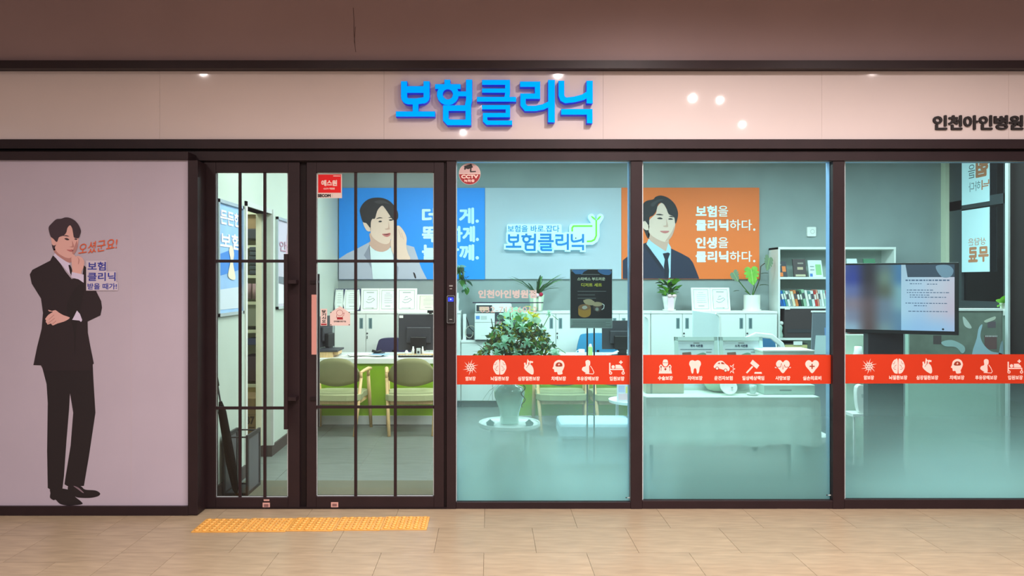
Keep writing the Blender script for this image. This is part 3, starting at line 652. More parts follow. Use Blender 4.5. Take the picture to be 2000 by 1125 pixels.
def band(x0, x1, y0, y1, items, lb):
    t = thing('vinyl_band', lb, 'decal', P((x0+x1)/2, y1, WG), 'orange-red pictogram bands on the windows'); g = fr(WG)
    MB().flat([(x0, y0), (x1, y0), (x1, y1), (x0, y1)], g, .0003).go('band_sheet', band_m, t)
    for k, cx, cap in items:
        cyy = y0+23.5; icon(k, cx, cyy, g, t)
        wd = 7.0*len(cap)+1
        if cap == '암보장': wd = 20
        txt('caption', cap, (cx-wd/2, y0+41.2, cx+wd/2, y0+49.6), g, bandw_m, t, .0008, .035)
it1 = [('cell', 919, '암보장'), ('brain', 976, '뇌질환보장'), ('heart', 1033, '심장질환보장'), ('head', 1091, '치매보장'), ('torso', 1148, '후유장해보장'), ('bed', 1205, '입원보장')]
band(891.5, 1233.5, 694, 751, it1, 'orange-red band with six white pictograms before the potted bouquet')
band(1256, 1628.5, 693, 749.5, [('surgeon', 1299.5, '수술보장'), ('tooth', 1357.5, '치아보장'), ('car', 1413, '운전자보험'), ('gavel', 1471, '일상배상책임'), ('pulse', 1529, '사망보장'), ('cross', 1586, '실손의료비')], 'orange-red band with tooth, car and gavel pictograms before the covered table')
band(1651, 2290, 692, 749, [(a, b+778, c) for a, b, c in it1], 'orange-red pictogram band on the window below the television')

# ---------------------------------------------------------------- tactile paving
dome = None
for i in range(5):
    x0 = -1.90+.3*i; y0 = 4.71+.012*i
    t = thing('tactile_tile', f'yellow domed tactile floor tile, {ords[i]} of five from the left', 'paving tile', (x0+.15, y0+.13, 0), 'yellow tactile tiles before the doors')
    ym = M('tactile_yellow', (206, 152, 74), .38, noise=.14, nscale=9, vary=.05)
    MB().box(x0+.001, y0, 0, x0+.299, y0+.26, .006).go('base', ym, t, bevel=.001)
    for r_ in range(6):
        for c_ in range(6):
            p = (x0+.03+.048*c_, y0+.026+.0416*r_, .006)
            if dome is None:
                dome = MB().lathe([(.0165, 0), (.0148, .0055), (.011, .0078), (.0, .0084)], p, 10).go('dome', ym, t, smooth=True)
                for v in dome.data.vertices: v.co -= Vector(p)-W[t.name]
                dome.location = Vector(p)-W[t.name]
            else: piece(dome, 'dome', t, p)

# ---------------------------------------------------------------- corridor downlights (glints show in the fascia; the far-back left one is added light)
for i, (x, y, k) in enumerate(DOWN):
    t = thing('downlight', 'round recessed warm downlight in the corridor ceiling', 'light', (x, y, 3.82), 'corridor downlights')
    MB().lathe([(.06, .012), (.06, .02), (.03, .02), (.03, .012)], (x, y, 3.82), 20).go('rim', white_m, t)
    MB().lathe([(.024, 0), (.0, .001)], (x, y, 3.838), 20).go('lens', M('downlight_lens', (255, 226, 196), .5, emit=9.0), t)
for i, (x, y) in enumerate(OFFICE):
    t = thing('ceiling_light', 'flat rectangular panel light in the office ceiling', 'light', (x, y, 3.2), 'office ceiling lights')
    MB().box(x-.62, y-.27, 3.205, x+.62, y+.27, 3.25).go('frame', white_m, t)
    MB().box(x-.6, y-.25, 3.20, x+.6, y+.25, 3.206).go('diffuser', M('diffuser_glow', (240, 255, 250), .5, emit=2.0), t)

# ---------------------------------------------------------------- back wall panels
BD = 9.77
def slab(x0, y0, x1, y1, d, m, t, name='board', dep=.028): return MB().pbox(x0, y0, x1, y1, d, d+dep).go(name, m, t)
t = thing('wall_poster', 'blue wall panel printed with a calling man in a grey jacket', 'poster', P(812, 545, BD), 'printed panels on the office back wall'); g = fr(BD)
slab(662, 367, 947, 545.5, BD, blue_m, t)
z = lambda p: zc(660, 360, 5.92, p)
L = .0015
def pz(name, pts, m, lay, smooth=True, n=4): return MB().flat(sm(z(pts), n) if smooth else z(pts), g, L*lay).go(name, m, t)
pz('jacket', [(12, 860), (105, 800), (210, 750), (365, 668), (385, 900), (405, 1097), (12, 1097)], suitg_m, 1, False)
pz('jacket', [(600, 730), (700, 740), (790, 700), (880, 725), (920, 840), (960, 960), (1000, 1040), (1030, 1097), (640, 1097), (640, 900)], suitg_m, 1, False)
pz('jacket_fold', [(365, 700), (300, 820), (330, 860), (390, 980), (402, 1090)], suitg2_m, 2, False)
pz('jacket_fold', [(870, 1020), (890, 1030), (905, 1080), (890, 1085)], suitk_m, 2); pz('jacket_fold', [(650, 900), (700, 960), (690, 1095), (680, 1095), (684, 960)], suitg2_m, 2, False)
pz('shirt', [(358, 700), (430, 765), (520, 782), (600, 735), (625, 722), (665, 1097), (405, 1097), (385, 900)], M('print_white_shirt', (224, 240, 246), .6), 2, False)
pz('neck', [(380, 560), (376, 650), (362, 695), (430, 762), (520, 780), (600, 735), (606, 640)], skin2_m, 3)
pz('ear', [(292, 430), (340, 440), (378, 490), (374, 542), (335, 535), (302, 480)], skin_m, 4)
pz('face', [(374, 470), (385, 400), (450, 300), (520, 235), (600, 330), (645, 420), (642, 560), (612, 640), (590, 680), (540, 692), (460, 660), (388, 590)], skin_m, 4)
pz('hair', [(290, 435), (262, 350), (256, 290), (290, 225), (350, 175), (430, 155), (520, 160), (600, 195), (660, 260), (695, 330), (690, 405), (640, 412), (600, 360), (560, 300), (520, 250), (490, 262), (455, 310), (430, 395), (400, 400), (382, 440), (376, 505), (330, 450)], hair_m, 5, True, 3)
pz('hair_light', [(420, 200), (520, 185), (600, 230), (540, 220), (470, 225)], hair2_m, 6)
for q in ([(468, 432), (490, 420), (512, 430), (490, 440)], [(588, 414), (612, 404), (640, 412), (612, 422)], [(440, 402), (480, 382), (520, 392), (480, 394)], [(584, 388), (612, 376), (642, 384), (612, 388)]): pz('eye', q, hair_m, 6)
pz('nose', [(585, 430), (598, 500), (600, 520), (560, 525), (545, 515), (582, 500)], skin2_m, 6)
pz('mouth', [(512, 575), (560, 570), (606, 562), (604, 590), (570, 608), (535, 598)], lip_m, 6); pz('mouth', [(525, 578), (565, 576), (600, 570), (590, 580), (560, 588)], M('print_mouth', (120, 50, 56), .6), 7)
pz('hand', [(610, 700), (625, 600), (640, 540), (660, 500), (690, 478), (720, 488), (765, 545), (795, 620), (792, 720), (812, 800), (835, 868), (720, 880), (640, 800)], skin_m, 7)
for a, b in (((700, 520), (735, 620)), ((665, 530), (680, 640)), ((735, 560), (760, 640))): MB().ribbon(z([a, b]), .8, g, L*8).go('finger_line', skin2_m, t)
for i, (s, x1) in enumerate((('더 쉽게.', 935.5), ('똑똑하게.', 935.5), ('늘 함께.', 935.5))):
    y0 = 405.5+35.8*i; txt('slogan_lettering', s, (824, y0, x1, y0+32), g, printc, t, .003, .044)
t = thing('logo_backdrop', 'pale grey wall panel in the middle carrying the lit logo sign', 'wall panel', P(1080, 545, BD), 'printed panels on the office back wall')
slab(947.6, 367, 1213.5, 545, BD, panel_m, t)
# logo sign
t = thing('logo_sign', 'lit white outlined logo sign with blue letters and a green sprout', 'sign', P(1082, 497, 9.70))
g2 = fr(9.70); kx = (1141.3-987.8)/(1521-250); ky = (490.8-456.3)/(497-198)
LG = lambda p: [(987.8+(x-250)*kx, 456.3+(y-198)*ky) for x, y in p]
wb, bs = MB(), MB(); q_ = 0
for ch, st in LET.items():
    for (pp, wd, cl) in st:
        q_ += 1; wb.ribbon(LG(pp), 10.5, g2, -.055, .0+.00005*q_, bool(cl), ext=3.2); bs.ribbon(LG(pp), 4.1, g2, .004, .006+.00005*q_, bool(cl))
wb.prism(rrect(990, 438, 1097, 458, 3), g2, -.055, .0001).prism(rrect(1112, 437, 1160, 476, 6), g2, -.055, .0001).prism([(1150, 436), (1171, 436), (1171, 462), (1167, 472), (1158, 478), (1140, 478), (1140, 460)], g2, -.055, .0002)
wb.prism(circ(1155, 424, 6.5, 18), g2, -.055, .0003).prism(circ(1172.5, 424, 6.5, 18), g2, -.055, .0003).prism([(1150, 428), (1178, 428), (1170, 440), (1158, 440)], g2, -.055, .00025)
wb.prism(rrect(992, 455, 1140, 488, 3), g2, -.055, -.001)
wb.go('backing_board', M('logo_white_lit', (196, 246, 255), .4, emit=.42), t); bs.go('logo_lettering', M('logo_blue', (0, 120, 196), .4, emit=.2), t)
gs = M('logo_green', (120, 214, 40), .4, emit=.25)
MB().ribbon([(1117.5, 452), (1117.5, 445), (1120, 441.5), (1157, 441.5)], 3.2, g2, .004, .0063).go('logo_sprout', gs, t)
MB().ribbon([(1164.5, 430), (1164.5, 460), (1161, 468), (1155, 471), (1146, 471.5)], 3.2, g2, .004, .0064).go('logo_sprout', gs, t)
for pts in ([(1154, 422.5), (1158, 423), (1163, 428), (1164, 430.5), (1159, 428)], [(1174, 422), (1170, 423), (1166, 428), (1165, 430.5), (1170, 428)]): MB().flat(sm(pts), g2, .007).go('logo_sprout', gs, t)
txt('logo_lettering', '보험을 바로.잡다', (991.5, 440, 1092.5, 453.3), g2, M('logo_blue', (0, 0, 0)), t, .005, .012)
MB().flat(circ(1124.5, 465.2, 1.3, 10), g2, .008).go('logo_dot', ink_m, t)
# orange panel
t = thing('wall_poster', 'orange wall panel printed with a man in a navy suit', 'poster', P(1348, 545, BD), 'printed panels on the office back wall')
slab(1214, 366.5, 1483, 545, BD, orange_m, t)
z = lambda p: zc(1250, 360, 5.92, p)
pz('jacket', [(-200, 880), (30, 690), (75, 672), (215, 880), (275, 965), (330, 1092), (-200, 1092)], navy_m, 1, False)
pz('jacket', [(345, 735), (480, 800), (570, 850), (612, 905), (650, 1000), (685, 1092), (340, 1092)], navy_m, 1, False)
pz('jacket_fold', [(30, 700), (75, 685), (240, 925), (262, 1010), (150, 860)], navy2_m, 2, False)
pz('shirt', [(72, 690), (100, 630), (290, 770), (330, 680), (358, 730), (352, 1075), (320, 1090), (270, 960), (215, 880)], sky_m, 2, False)
pz('neck', [(100, 560), (105, 620), (150, 690), (290, 772), (322, 720), (328, 640), (200, 600)], skin2_m, 3)
pz('tie', [(262, 800), (328, 788), (346, 800), (322, 870), (336, 1000), (330, 1092), (290, 1092), (275, 950), (286, 870)], navy2_m, 3, False)
pz('collar', [(100, 640), (72, 690), (215, 865), (262, 800), (290, 772), (180, 700)], sky_m, 4, False); pz('collar', [(325, 680), (358, 735), (345, 800), (300, 775)], sky_m, 4, False)
pz('hair', [(40, 500), (60, 565), (90, 625), (112, 590), (100, 500)], hair_m, 3)
pz('ear', [(30, 425), (70, 430), (106, 480), (96, 526), (60, 526), (30, 492)], skin_m, 4)
pz('face', [(104, 420), (180, 340), (200, 260), (260, 212), (310, 290), (395, 370), (408, 450), (385, 560), (342, 635), (290, 666), (210, 640), (132, 590), (100, 540)], skin_m, 4)
pz('cheek_shade', [(395, 480), (385, 560), (342, 635), (290, 662), (330, 600), (372, 540)], skin2_m, 5)
pz('hair', [(28, 425), (12, 320), (32, 230), (80, 190), (150, 175), (180, 145), (240, 130), (320, 155), (390, 215), (425, 280), (438, 345), (425, 420), (405, 455), (392, 378), (330, 345), (300, 270), (258, 218), (210, 230), (185, 310), (150, 360), (108, 385), (102, 475), (60, 425)], hair_m, 6, True, 3)
pz('hair_light', [(120, 230), (200, 180), (270, 175), (200, 210), (150, 260)], hair2_m, 7)
for q in ([(195, 395), (230, 383), (262, 398), (228, 404)], [(322, 402), (352, 392), (382, 404), (352, 410)], [(180, 350), (225, 342), (270, 356), (225, 358)], [(330, 372), (362, 366), (392, 380), (362, 380)]): pz('eye', q, hair_m, 6)
pz('nose', [(300, 400), (322, 470), (318, 495), (280, 492), (268, 480), (302, 468)], skin2_m, 6)
pz('mouth', [(228, 542), (280, 538), (335, 540), (322, 558), (280, 566)], lip_m, 6)
for i, (a, b, c_) in enumerate((('보험', '을', None), ('클리닉', '하다', '.'), ('인생', '을', None), ('클리닉', '하다', '.'))):
    y0 = (401.5, 428.5, 463, 490)[i]; xw = 1358.5+(41.5 if len(a) == 2 else 64)
    txt('slogan_lettering', a, (1358.5, y0, xw, y0+22.5), g, printw, t, .003, .044)
    txt('slogan_lettering', b, (xw+2.5, y0+.5, xw+(22 if c_ is None else 46), y0+21.5), g, printw, t, .003, .012)
    if c_: MB().flat(circ(1473, y0+20, 2.3, 14), g, .003).go('slogan_lettering', printw, t)
# thermostat
t = thing('thermostat', 'small white wall controller right of the orange panel', 'controller', P(1583.5, 462, 9.78))
MB().prism(rrect(1575, 443.5, 1592, 462, 2), fr(9.80), 0, .03).go('body', white2_m, t); MB().ribbon(circ(1585, 452.5, 4, 16), 1, fr(9.80), .031, closed=True).go('dial', pale_m, t)
tag(MB().pbox(1589.5, 453.5, 1592.5, 455, 9.77, 9.79).go('wall_switch', pale_m), 'tiny grey tab beside the white wall controller', 'switch') if False else None

# ---------------------------------------------------------------- cabinets along the back wall
CDp = 9.38; cab_w = 123.7*CDp/F
def cabinet(cx_px, low, lb):
    x = X(cx_px, CDp); h = .853 if low else 1.223
    t = thing('storage_cabinet', lb, 'cabinet', (x, CDp+.2, 0), 'white two-door cabinets along the back wall'); a, b = x-cab_w/2, x+cab_w/2
    MB().box(a+.002, CDp+.02, .08, b-.002, 9.79, h-.03).go('body', white_m, t, bevel=.002)
    MB().box(a+.001, CDp-.004, h-.03, b-.001, 9.79, h).go('top', white2_m, t, bevel=.003)
    MB().box(a+.01, CDp+.05, 0, b-.01, 9.7, .08).go('plinth', dark_m, t)
    for s in (-1, 1):
        x0, x1 = (a+.006, x-.0025) if s < 0 else (x+.0025, b-.006)
        d_ = MB().box(x0, CDp, .09, x1, CDp+.02, h-.036).go('door', white_m, t, bevel=.002)
        hx = x+s*.058; zt = h-.085
        MB().box(hx-.022, CDp-.002, zt-.135, hx+.022, CDp+.001, zt).go('handle', M('recessed_grip', (120, 146, 150), .4), d_)
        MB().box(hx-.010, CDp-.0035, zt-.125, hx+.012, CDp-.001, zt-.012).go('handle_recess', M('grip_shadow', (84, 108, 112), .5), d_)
    MB().lathe([(.009, 0), (.009, .008), (0, .008)], (0, 0, 0), 10)
    kx_ = x+.018; lk = MB().tube([(kx_, CDp-.006, h-.28), (kx_, CDp+.002, h-.28)], .011, 10).go('lock', dark_m, t)
    MB().tube([(kx_, CDp-.008, h-.31), (kx_, CDp-.008, h-.35)], .005, 6).go('key', dark_m, lk)
for i, (lb, low) in enumerate((('white two-door cabinet under the navy certificate folders, at the left end', 0), ('white two-door cabinet behind the left desk monitor', 0), ('low white cabinet carrying the copier', 1), ('white two-door cabinet under the strap-leaved potted plant', 0), ('white two-door cabinet behind the right desk monitor', 0), ('white two-door cabinet under the pink-ribboned pot', 0), ('white two-door cabinet under the monstera, beside the bookshelf', 0))):
    cabinet(714.5+123.7*i, low, lb)
TOP = 1.223
# certificates leaning on the cabinets
def frame_(x0, y0, x1, y1, lb, border, paper, style, lean=.05, d=9.48, rounded=False):
    t = thing('certificate', lb, 'certificate', P((x0+x1)/2, y1, d)); k = d/F; hgt = (y1-y0)*k
    zb = TOP+.001; xx0, xx1 = X(x0, d), X(x1, d); f_ = Fr((xx0, d, zb), ((xx1-xx0), 0, 0), (0, lean*1.0, hgt), (0, -1, lean/hgt))
    MB().prism([(0, 0), (1, 0), (1, 1), (0, 1)], f_, -.016, 0).go('frame', border, t, bevel=.001)
    bx, by = .10, .07
    in_ = [(bx, by), (1-bx, by), (1-bx, 1-by), (bx, 1-by)]
    if rounded: in_ = sm([(bx*.6, by), (bx*.6, .9), (bx*2, 1-by*.6), (1-bx*2, 1-by*.6), (1-bx*.6, .9), (1-bx*.6, by)], 3)
    MB().flat(in_, f_, .0012).go('paper', paper, t)
    pt = MB()
    if style == 1:
        for q in ((.3, .8, .7, .83), (.25, .12, .6, .135), (.6, .11, .7, .14)): pt.flat([(q[0], q[1]), (q[2], q[1]), (q[2], q[3]), (q[0], q[3])], f_, .002)
        pt.ribbon([(.28, .42), (.40, .36), (.56, .38), (.74, .50), (.66, .56), (.5, .5), (.34, .5)], .022, f_, .002).ribbon([(.40, .56), (.46, .64), (.56, .62)], .02, f_, .002)
    else:
        for i_ in range(6):
            yq = .78-.085*i_; xa = .28 if i_ else .36; pt.flat([(xa, yq), (1-xa+.03*(i_ % 3), yq), (1-xa+.03*(i_ % 3), yq+.014), (xa, yq+.014)], f_, .002)
        pt.flat([(.34, .2), (.66, .2), (.66, .225), (.34, .225)], f_, .002)
    pt.go('print', M('faded_print', (140, 150, 144), .7), t); MB().ribbon([(bx+.02, by+.02), (1-bx-.02, by+.02), (1-bx-.02, 1-by-.02), (bx+.02, 1-by-.02)], .018, f_, .0018, closed=True).go('print_border', M('beige_border', (146, 152, 132), .7), t)
papr = M('certificate_paper', (236, 244, 240), .5, coat=.3); nav = M('navy_folder', (46, 52, 92), .6)
frame_(653, 566, 670, 609, 'narrow open navy folder certificate at the left end of the row', nav, papr, 0, .06, rounded=True)
frame_(670.5, 566, 703, 609, 'wide open navy folder certificate beside the narrow one', nav, papr, 0, .06, 9.47, True)
frame_(704.5, 565, 740.5, 609, 'white framed certificate with a curved emblem beside the navy folders', white2_m, papr, 1)
frame_(741, 565, 773.5, 609, 'white framed lettered certificate, middle one above the left cabinets', white2_m, papr, 0)
frame_(774, 565, 814, 609, 'white framed certificate with dark seal, left of the lower frame', white2_m, papr, 1)
frame_(814.5, 577, 858, 609, 'lower wide framed certificate behind the left monitor', white2_m, M('cream_paper', (226, 226, 206), .6), 0)
frame_(1352, 561.5, 1389, 607, 'white framed lettered certificate beside the pink-ribboned pot', white2_m, papr, 0, .06)
frame_(1389.5, 561.5, 1427, 607, 'white framed certificate with curved emblem nearest the monstera', white2_m, papr, 1, .06)
tag(MB().pbox(891.5, 572, 895.5, 609, 9.46, 9.48).go('picture_frame', white2_m), 'white frame seen edge-on beside the copier', 'frame')

# ---------------------------------------------------------------- leaves
LV = {}
def leaf_src(kind, mat):
    key = (kind, mat.name)
    if key in LV: return LV[key]
    prof = {'broad': [(0, .03), (.25, .30), (.55, .34), (.82, .2), (1, .0)], 'strap': [(0, .035), (.3, .05), (.65, .045), (.9, .025), (1, 0)], 'round': [(0, .1), (.2, .42), (.55, .5), (.85, .34), (1, .0)]}[kind]
    vs, fs = [], []; bend = {'broad': .25, 'strap': .55, 'round': .12}[kind]
    for i, (t_, w_) in enumerate(prof):
        zc_ = -bend*t_*t_; vs += [(-w_, t_, zc_+.25*w_), (0, t_, zc_), (w_, t_, zc_+.25*w_)]
    for i in range(len(prof)-1):
        b = 3*i; fs += [(b, b+1, b+4, b+3), (b+1, b+2, b+5, b+4)]
    me = bpy.data.meshes.new('leaf'); me.from_pydata(vs, [], fs); me.materials.append(mat); me.shade_smooth(); LV[key] = me; return me
def leaf(parent, kind, mat, p, direction, L_, roll=0.0, wid=1.0, name='leaf'):
    o = bpy.data.objects.new(name, leaf_src(kind, mat)); o.parent = parent; dr = Vector(direction).normalized()
    q = dr.to_track_quat('Y', 'Z'); o.rotation_mode = 'QUATERNION'; o.rotation_quaternion = q @ Matrix.Rotation(roll, 4, 'Y').to_quaternion()
    o.location = Vector(p)-W[parent.name]; o.scale = (L_*wid, L_, L_); C.objects.link(o); return o

# strap-leaved plant in a ribboned pot
d = 9.45; b = P(1048, 608, d); b.z = TOP
t = thing('potted_plant', 'strap-leaved plant in a cream-ribboned pot on the cabinet top', 'plant', b)
MB().lathe([(.075, 0), (.085, .1), (.10, .21), (.092, .21), (.08, .12)], b, 18).go('pot', M('pale_green_pot', (206, 226, 200), .4), t, True)
for s in (-.03, .035): MB().box(b.x+s-.018, b.y-.108, TOP+.01, b.x+s+.018, b.y-.10, TOP+.2).go('ribbon', ribbon_m, t)
MB().sphere((b.x+.0, b.y-.11, TOP+.205), (.03, .02, .025)).go('flower', pink_m, t, True); MB().sphere((b.x+.05, b.y-.11, TOP+.215), (.026, .02, .026)).go('flower', crimson_m, t, True); MB().sphere((b.x-.05, b.y-.11, TOP+.205), (.028, .02, .022)).go('flower', pink_m, t, True)
for i in range(26):
    a = random.uniform(0, 6.28); up_ = random.uniform(.5, 2.2)
    leaf(t, 'strap', leafd_m if i % 3 else leaf_m, (b.x+.03*math.cos(a), b.y+.03*math.sin(a), TOP+.2), (math.cos(a)*.8, math.sin(a)*.5, up_), random.uniform(.22, .40), random.uniform(-.6, .6), .9)
# pink-ribboned pot with glossy leaves
b = P(1307, 607, 9.55); b.z = TOP
t = thing('potted_plant', 'bushy green plant in a white pot with a pink bow', 'plant', b)
MB().lathe([(.085, 0), (.085, .02), (.062, .02), (.075, .10), (.092, .185), (.082, .185)], b, 18).go('pot', pot_m, t, True)
for s in (-.02, .018): MB().box(b.x+s-.022, b.y-.104, TOP+.005, b.x+s+.016, b.y-.097, TOP+.19).go('ribbon', pink_m, t)
for s in (-1, 1): MB().sphere((b.x+.01+s*.03, b.y-.108, TOP+.196), (.030, .012, .020)).go('bow', M('bow_cream_pink', (244, 204, 204), .6), t, True)
for i in range(44):
    a = random.uniform(0, 6.28); r_ = random.uniform(0, .10); zz = random.uniform(.19, .36)
    leaf(t, 'broad', (leaf_m, leafl_m, leafd_m)[i % 3], (b.x+r_*math.cos(a), b.y+r_*.7*math.sin(a)-.01, TOP+zz), (math.cos(a), math.sin(a)*.7, random.uniform(.2, 1.4)), random.uniform(.07, .12), random.uniform(-.5, .5))
for a in (0, 2, 4): leaf(t, 'broad', M('leaf_reddish', (150, 96, 90), .5), (b.x+.09, b.y, TOP+.36), (math.cos(a)*.5, -.3, 1), .08)
# monstera
b = P(1468.5, 607, 9.58); b.z = TOP
t = thing('monstera', 'monstera plant with one large lime leaf in white cylinder pot', 'plant', b)
MB().lathe([(.115, 0), (.115, .018), (.102, .018), (.102, .205), (.09, .205), (.09, .19)], b, 24).go('pot', pot_m, t, False)
def monstera_leaf(c, sc, tilt, mat, rz):
    f_ = Fr(c, Vector((math.cos(rz), math.sin(rz)*.4, math.sin(tilt)))*sc, Vector((-math.sin(tilt)*.6, .25, 1))*sc, Vector((0, -1, .2)))
    out = [(0, .60), (.10, .76), (.28, .82), (.46, .72), (.55, .54), (.40, .47), (.57, .38), (.56, .22), (.38, .22), (.52, .08), (.45, -.08), (.30, .0), (.36, -.22), (.24, -.42), (.12, -.55), (0, -.66)]
    out = out+[(-x, y) for x, y in out[-2:0:-1]]
    m_ = MB().prism(out, f_, 0, .003).go('leaf', mat, t)
    MB().ribbon([(0, .6), (0, -.58)], .03, f_, .004).go('leaf_vein', M('vein_pale', (176, 214, 120), .5), m_); return m_
p = lambda x, y, dd=9.5: P(x, y, dd)
monstera_leaf(p(1469, 541, 9.42), .165, .1, leafl_m, 0)
monstera_leaf(p(1500, 516, 9.5), .13, -.5, M('leaf_grey_green', (112, 134, 104), .5), .6)
monstera_leaf(p(1437, 541, 9.55), .09, .9, M('leaf_grey_green', (0, 0, 0)), -.5)
for (x, y), L_ in (((1492, 535), .10), ((1450, 568), .08), ((1489, 558), .12)): leaf(t, 'broad', leafd_m, p(x-6, y, 9.55), (1, 0, .3) if x > 1460 else (-1, 0, .1), L_)
for pts in ([(1469, 577), (1473, 560), (1471, 545)], [(1471, 577), (1484, 545), (1486, 520), (1494, 514)], [(1466, 577), (1452, 560), (1440, 545)], [(1467, 577), (1455, 568)], [(1470, 577), (1482, 552)]):
    MB().tube([p(x, y, 9.56) for x, y in pts], .006, 6).go('stem', stem_m if pts[0][0] == 1471 else leaf_m, t)
# trailing plant near the lock mullion
b = P(884, 609, 9.55); b.z = TOP
t = thing('trailing_plant', 'leafy trailing plant half hidden by the dark mullion beside the copier', 'plant', b)
MB().lathe([(.07, 0), (.09, .16), (.08, .16)], b, 16).go('pot', pot_m, t)
MB().tube([(b.x, b.y, TOP+.15), (b.x+.03, b.y, TOP+.5), (b.x+.12, b.y-.02, TOP+.52), (b.x+.17, b.y-.02, TOP+.34)], .006, 6).go('stem', stem_m, t)
for i in range(34):
    u = i/33; x_ = b.x+.03+.13*u+random.uniform(-.05, .05); z_ = TOP+.60-.30*u*u+random.uniform(-.07, .05)
    leaf(t, 'broad', (leaf_m, leafd_m, leafp_m)[i % 3], (x_, b.y-.02+random.uniform(-.04, .04), z_), (random.uniform(-.4, 1), random.uniform(-.6, .2), random.uniform(-1.2, .3)), random.uniform(.06, .11), random.uniform(-.6, .6))

# ---------------------------------------------------------------- copier and its neighbours
d = 9.33
t = thing('copier', 'white copier with a dark output tray on the low cabinet', 'copier', P(965, 664, d)); zb = .853
a, c_ = X(927, d), X(1000, d)
MB().box(a, d, zb+.012, c_, 9.75, Zz(612, d)).go('body', white_m, t, bevel=.006)
MB().box(a+.01, d+.005, Zz(610, d), c_-.005, 9.72, Zz(594, d)).go('scanner_lid', white2_m, t, bevel=.006)
MB().pbox(930.5, 596, 961, 608, d-.002, d+.02).go('control_window', dark_m, t); MB().pbox(936, 599, 955, 606.5, d-.004, d).go('display_label', M('label_peach', (226, 186, 158), .5), t)
MB().pbox(966.5, 610, 989, 634.5, d-.003, d+.05).go('output_tray', M('tray_dark', (60, 58, 66), .5), t); MB().pbox(968, 628, 987, 634, d-.02, d).go('tray_paper', M('tray_pink', (170, 130, 136), .6), t)
MB().pbox(929.5, 617, 937, 623.5, d-.0025, d+.001).go('blue_label', M('label_blue', (96, 146, 214), .5), t); MB().pbox(939, 617, 951, 624, d-.0025, d+.001).go('button_panel', pale_m, t)
MB().pbox(927.5, 629.2, 966, 629.9, d-.001, d+.001).go('panel_line', grey_ink, t); MB().pbox(940, 655, 962, 655.6, d-.001, d+.001).go('panel_line', pale_m, t)
MB().box(a+.01, d+.01, zb, c_-.01, 9.7, zb+.012).go('foot', dark_m, t)
t = thing('router', 'upright white router with looped cables left of the copier', 'router', P(908, 664, 9.5))
MB().box(X(904, 9.45), 9.45, zb, X(910.5, 9.45), 9.6, Zz(614, 9.45)).go('body', white2_m, t, bevel=.004)
cb = [(905+9*math.cos(u)+10+u, 648+12*math.sin(u)) for u in [i*.5 for i in range(14)]]
MB().tube([P(x, min(y, 661), 9.44) for x, y in cb], .005, 5).go('cable', M('cable_beige', (196, 186, 170), .6), t)
MB().tube([P(910, 618, 9.5), P(917, 640, 9.5), P(925, 648, 9.48), P(922, 661, 9.46)], .006, 5).go('cable', black_m, t); MB().pbox(906, 654, 925, 664, 9.5, 9.6).go('power_strip', dark_m, t)

# ---------------------------------------------------------------- desks
DD = 8.19
def desk(x0, x1, lb):
    t = thing('reception_desk', lb, 'desk', ((x0+x1)/2, DD+.35, 0), 'green-fronted reception desks')
    MB().box(x0, DD, .69, x1, DD+.72, .75).go('top', white_m, t, bevel=.004)
    MB().box(x0+.02, DD+.03, .11, x1-.02, DD+.05, .69).go('front_panel', green_m, t)
    MB().box(x0+.02, DD+.025, .012, x1-.02, DD+.055, .11).go('plinth', pale_m, t)
    for x in (x0+.02, x1-.045): MB().box(x, DD+.05, 0, x+.025, DD+.70, .69).go('side_panel', white_m, t)
desk(-1.90, X(882, DD), 'green-fronted white-topped desk behind the door glass'); desk(X(1003, DD), 1.735, 'green-fronted white-topped desk behind the potted bouquet')
DT = .75
def monitor(cx, w_, h_, zb, y, lb, rz=0.0):
    t = thing('monitor', lb, 'monitor', (0, 0, 0)); 
    MB().box(-w_/2, 0, zb, w_/2, .018, zb+h_).go('bezel', M('monitor_back', (54, 54, 60), .45), t, bevel=.004)
    MB().box(-w_*.3, -.03, zb+h_*.2, w_*.3, 0, zb+h_*.65).go('rear_cover', M('monitor_back', (0, 0, 0)), t, bevel=.01)
    MB().box(-.09, -.075, zb+.0, .09, -.03, zb+.16).go('stand_mount', black_m, t, bevel=.01); MB().box(-.05, -.07, DT, .05, -.04, zb+.05).go('stand_neck', black_m, t)
    MB().box(-.13, -.14, DT, .13, .06, DT+.015).go('stand_base', black_m, t, bevel=.004)
    t.location = (cx, y, 0); t.rotation_euler = (0, 0, rz); return t
m1 = monitor(X(818, 8.5), .47, Zz(614, 8.5)-Zz(684, 8.5), Zz(684, 8.5), 8.5, 'dark monitor seen from behind on the desk behind the door')
MB().box(-.225, -.004, Zz(621, 8.5), -.18, -.001, Zz(616, 8.5)).go('label', white2_m, m1, local=True)
wc = MB().box(.10, -.03, Zz(611, 8.5), .17, .02, Zz(606, 8.5)).box(.12, -.02, Zz(613.5, 8.5), .15, .01, Zz(611, 8.5)); wc.go('webcam', black_m, m1, local=True)
monitor(X(1213, 8.5), .44, Zz(626, 8.5)-Zz(682, 8.5), Zz(682, 8.5), 8.5, 'dark monitor seen from behind at the right end of the desks', .05)
monitor(X(636, 8.62), .42, .36, .84, 8.62, 'dark monitor turned side-on at the left end of the desk', 1.35)
t = thing('desk_tray', 'pale wood tray box with a dark top at the desk left end', 'box', P(640, 706, 8.3)); t.location.z = DT; W[t.name] = Vector(t.location)
MB().box(X(619, 8.3), 8.26, DT, X(651, 8.3), 8.6, DT+.065).go('box', wood_m, t, bevel=.004); MB().box(X(619, 8.3), 8.25, DT+.065, X(661, 8.3), 8.62, DT+.085).go('lid', dark_m, t, bevel=.003)
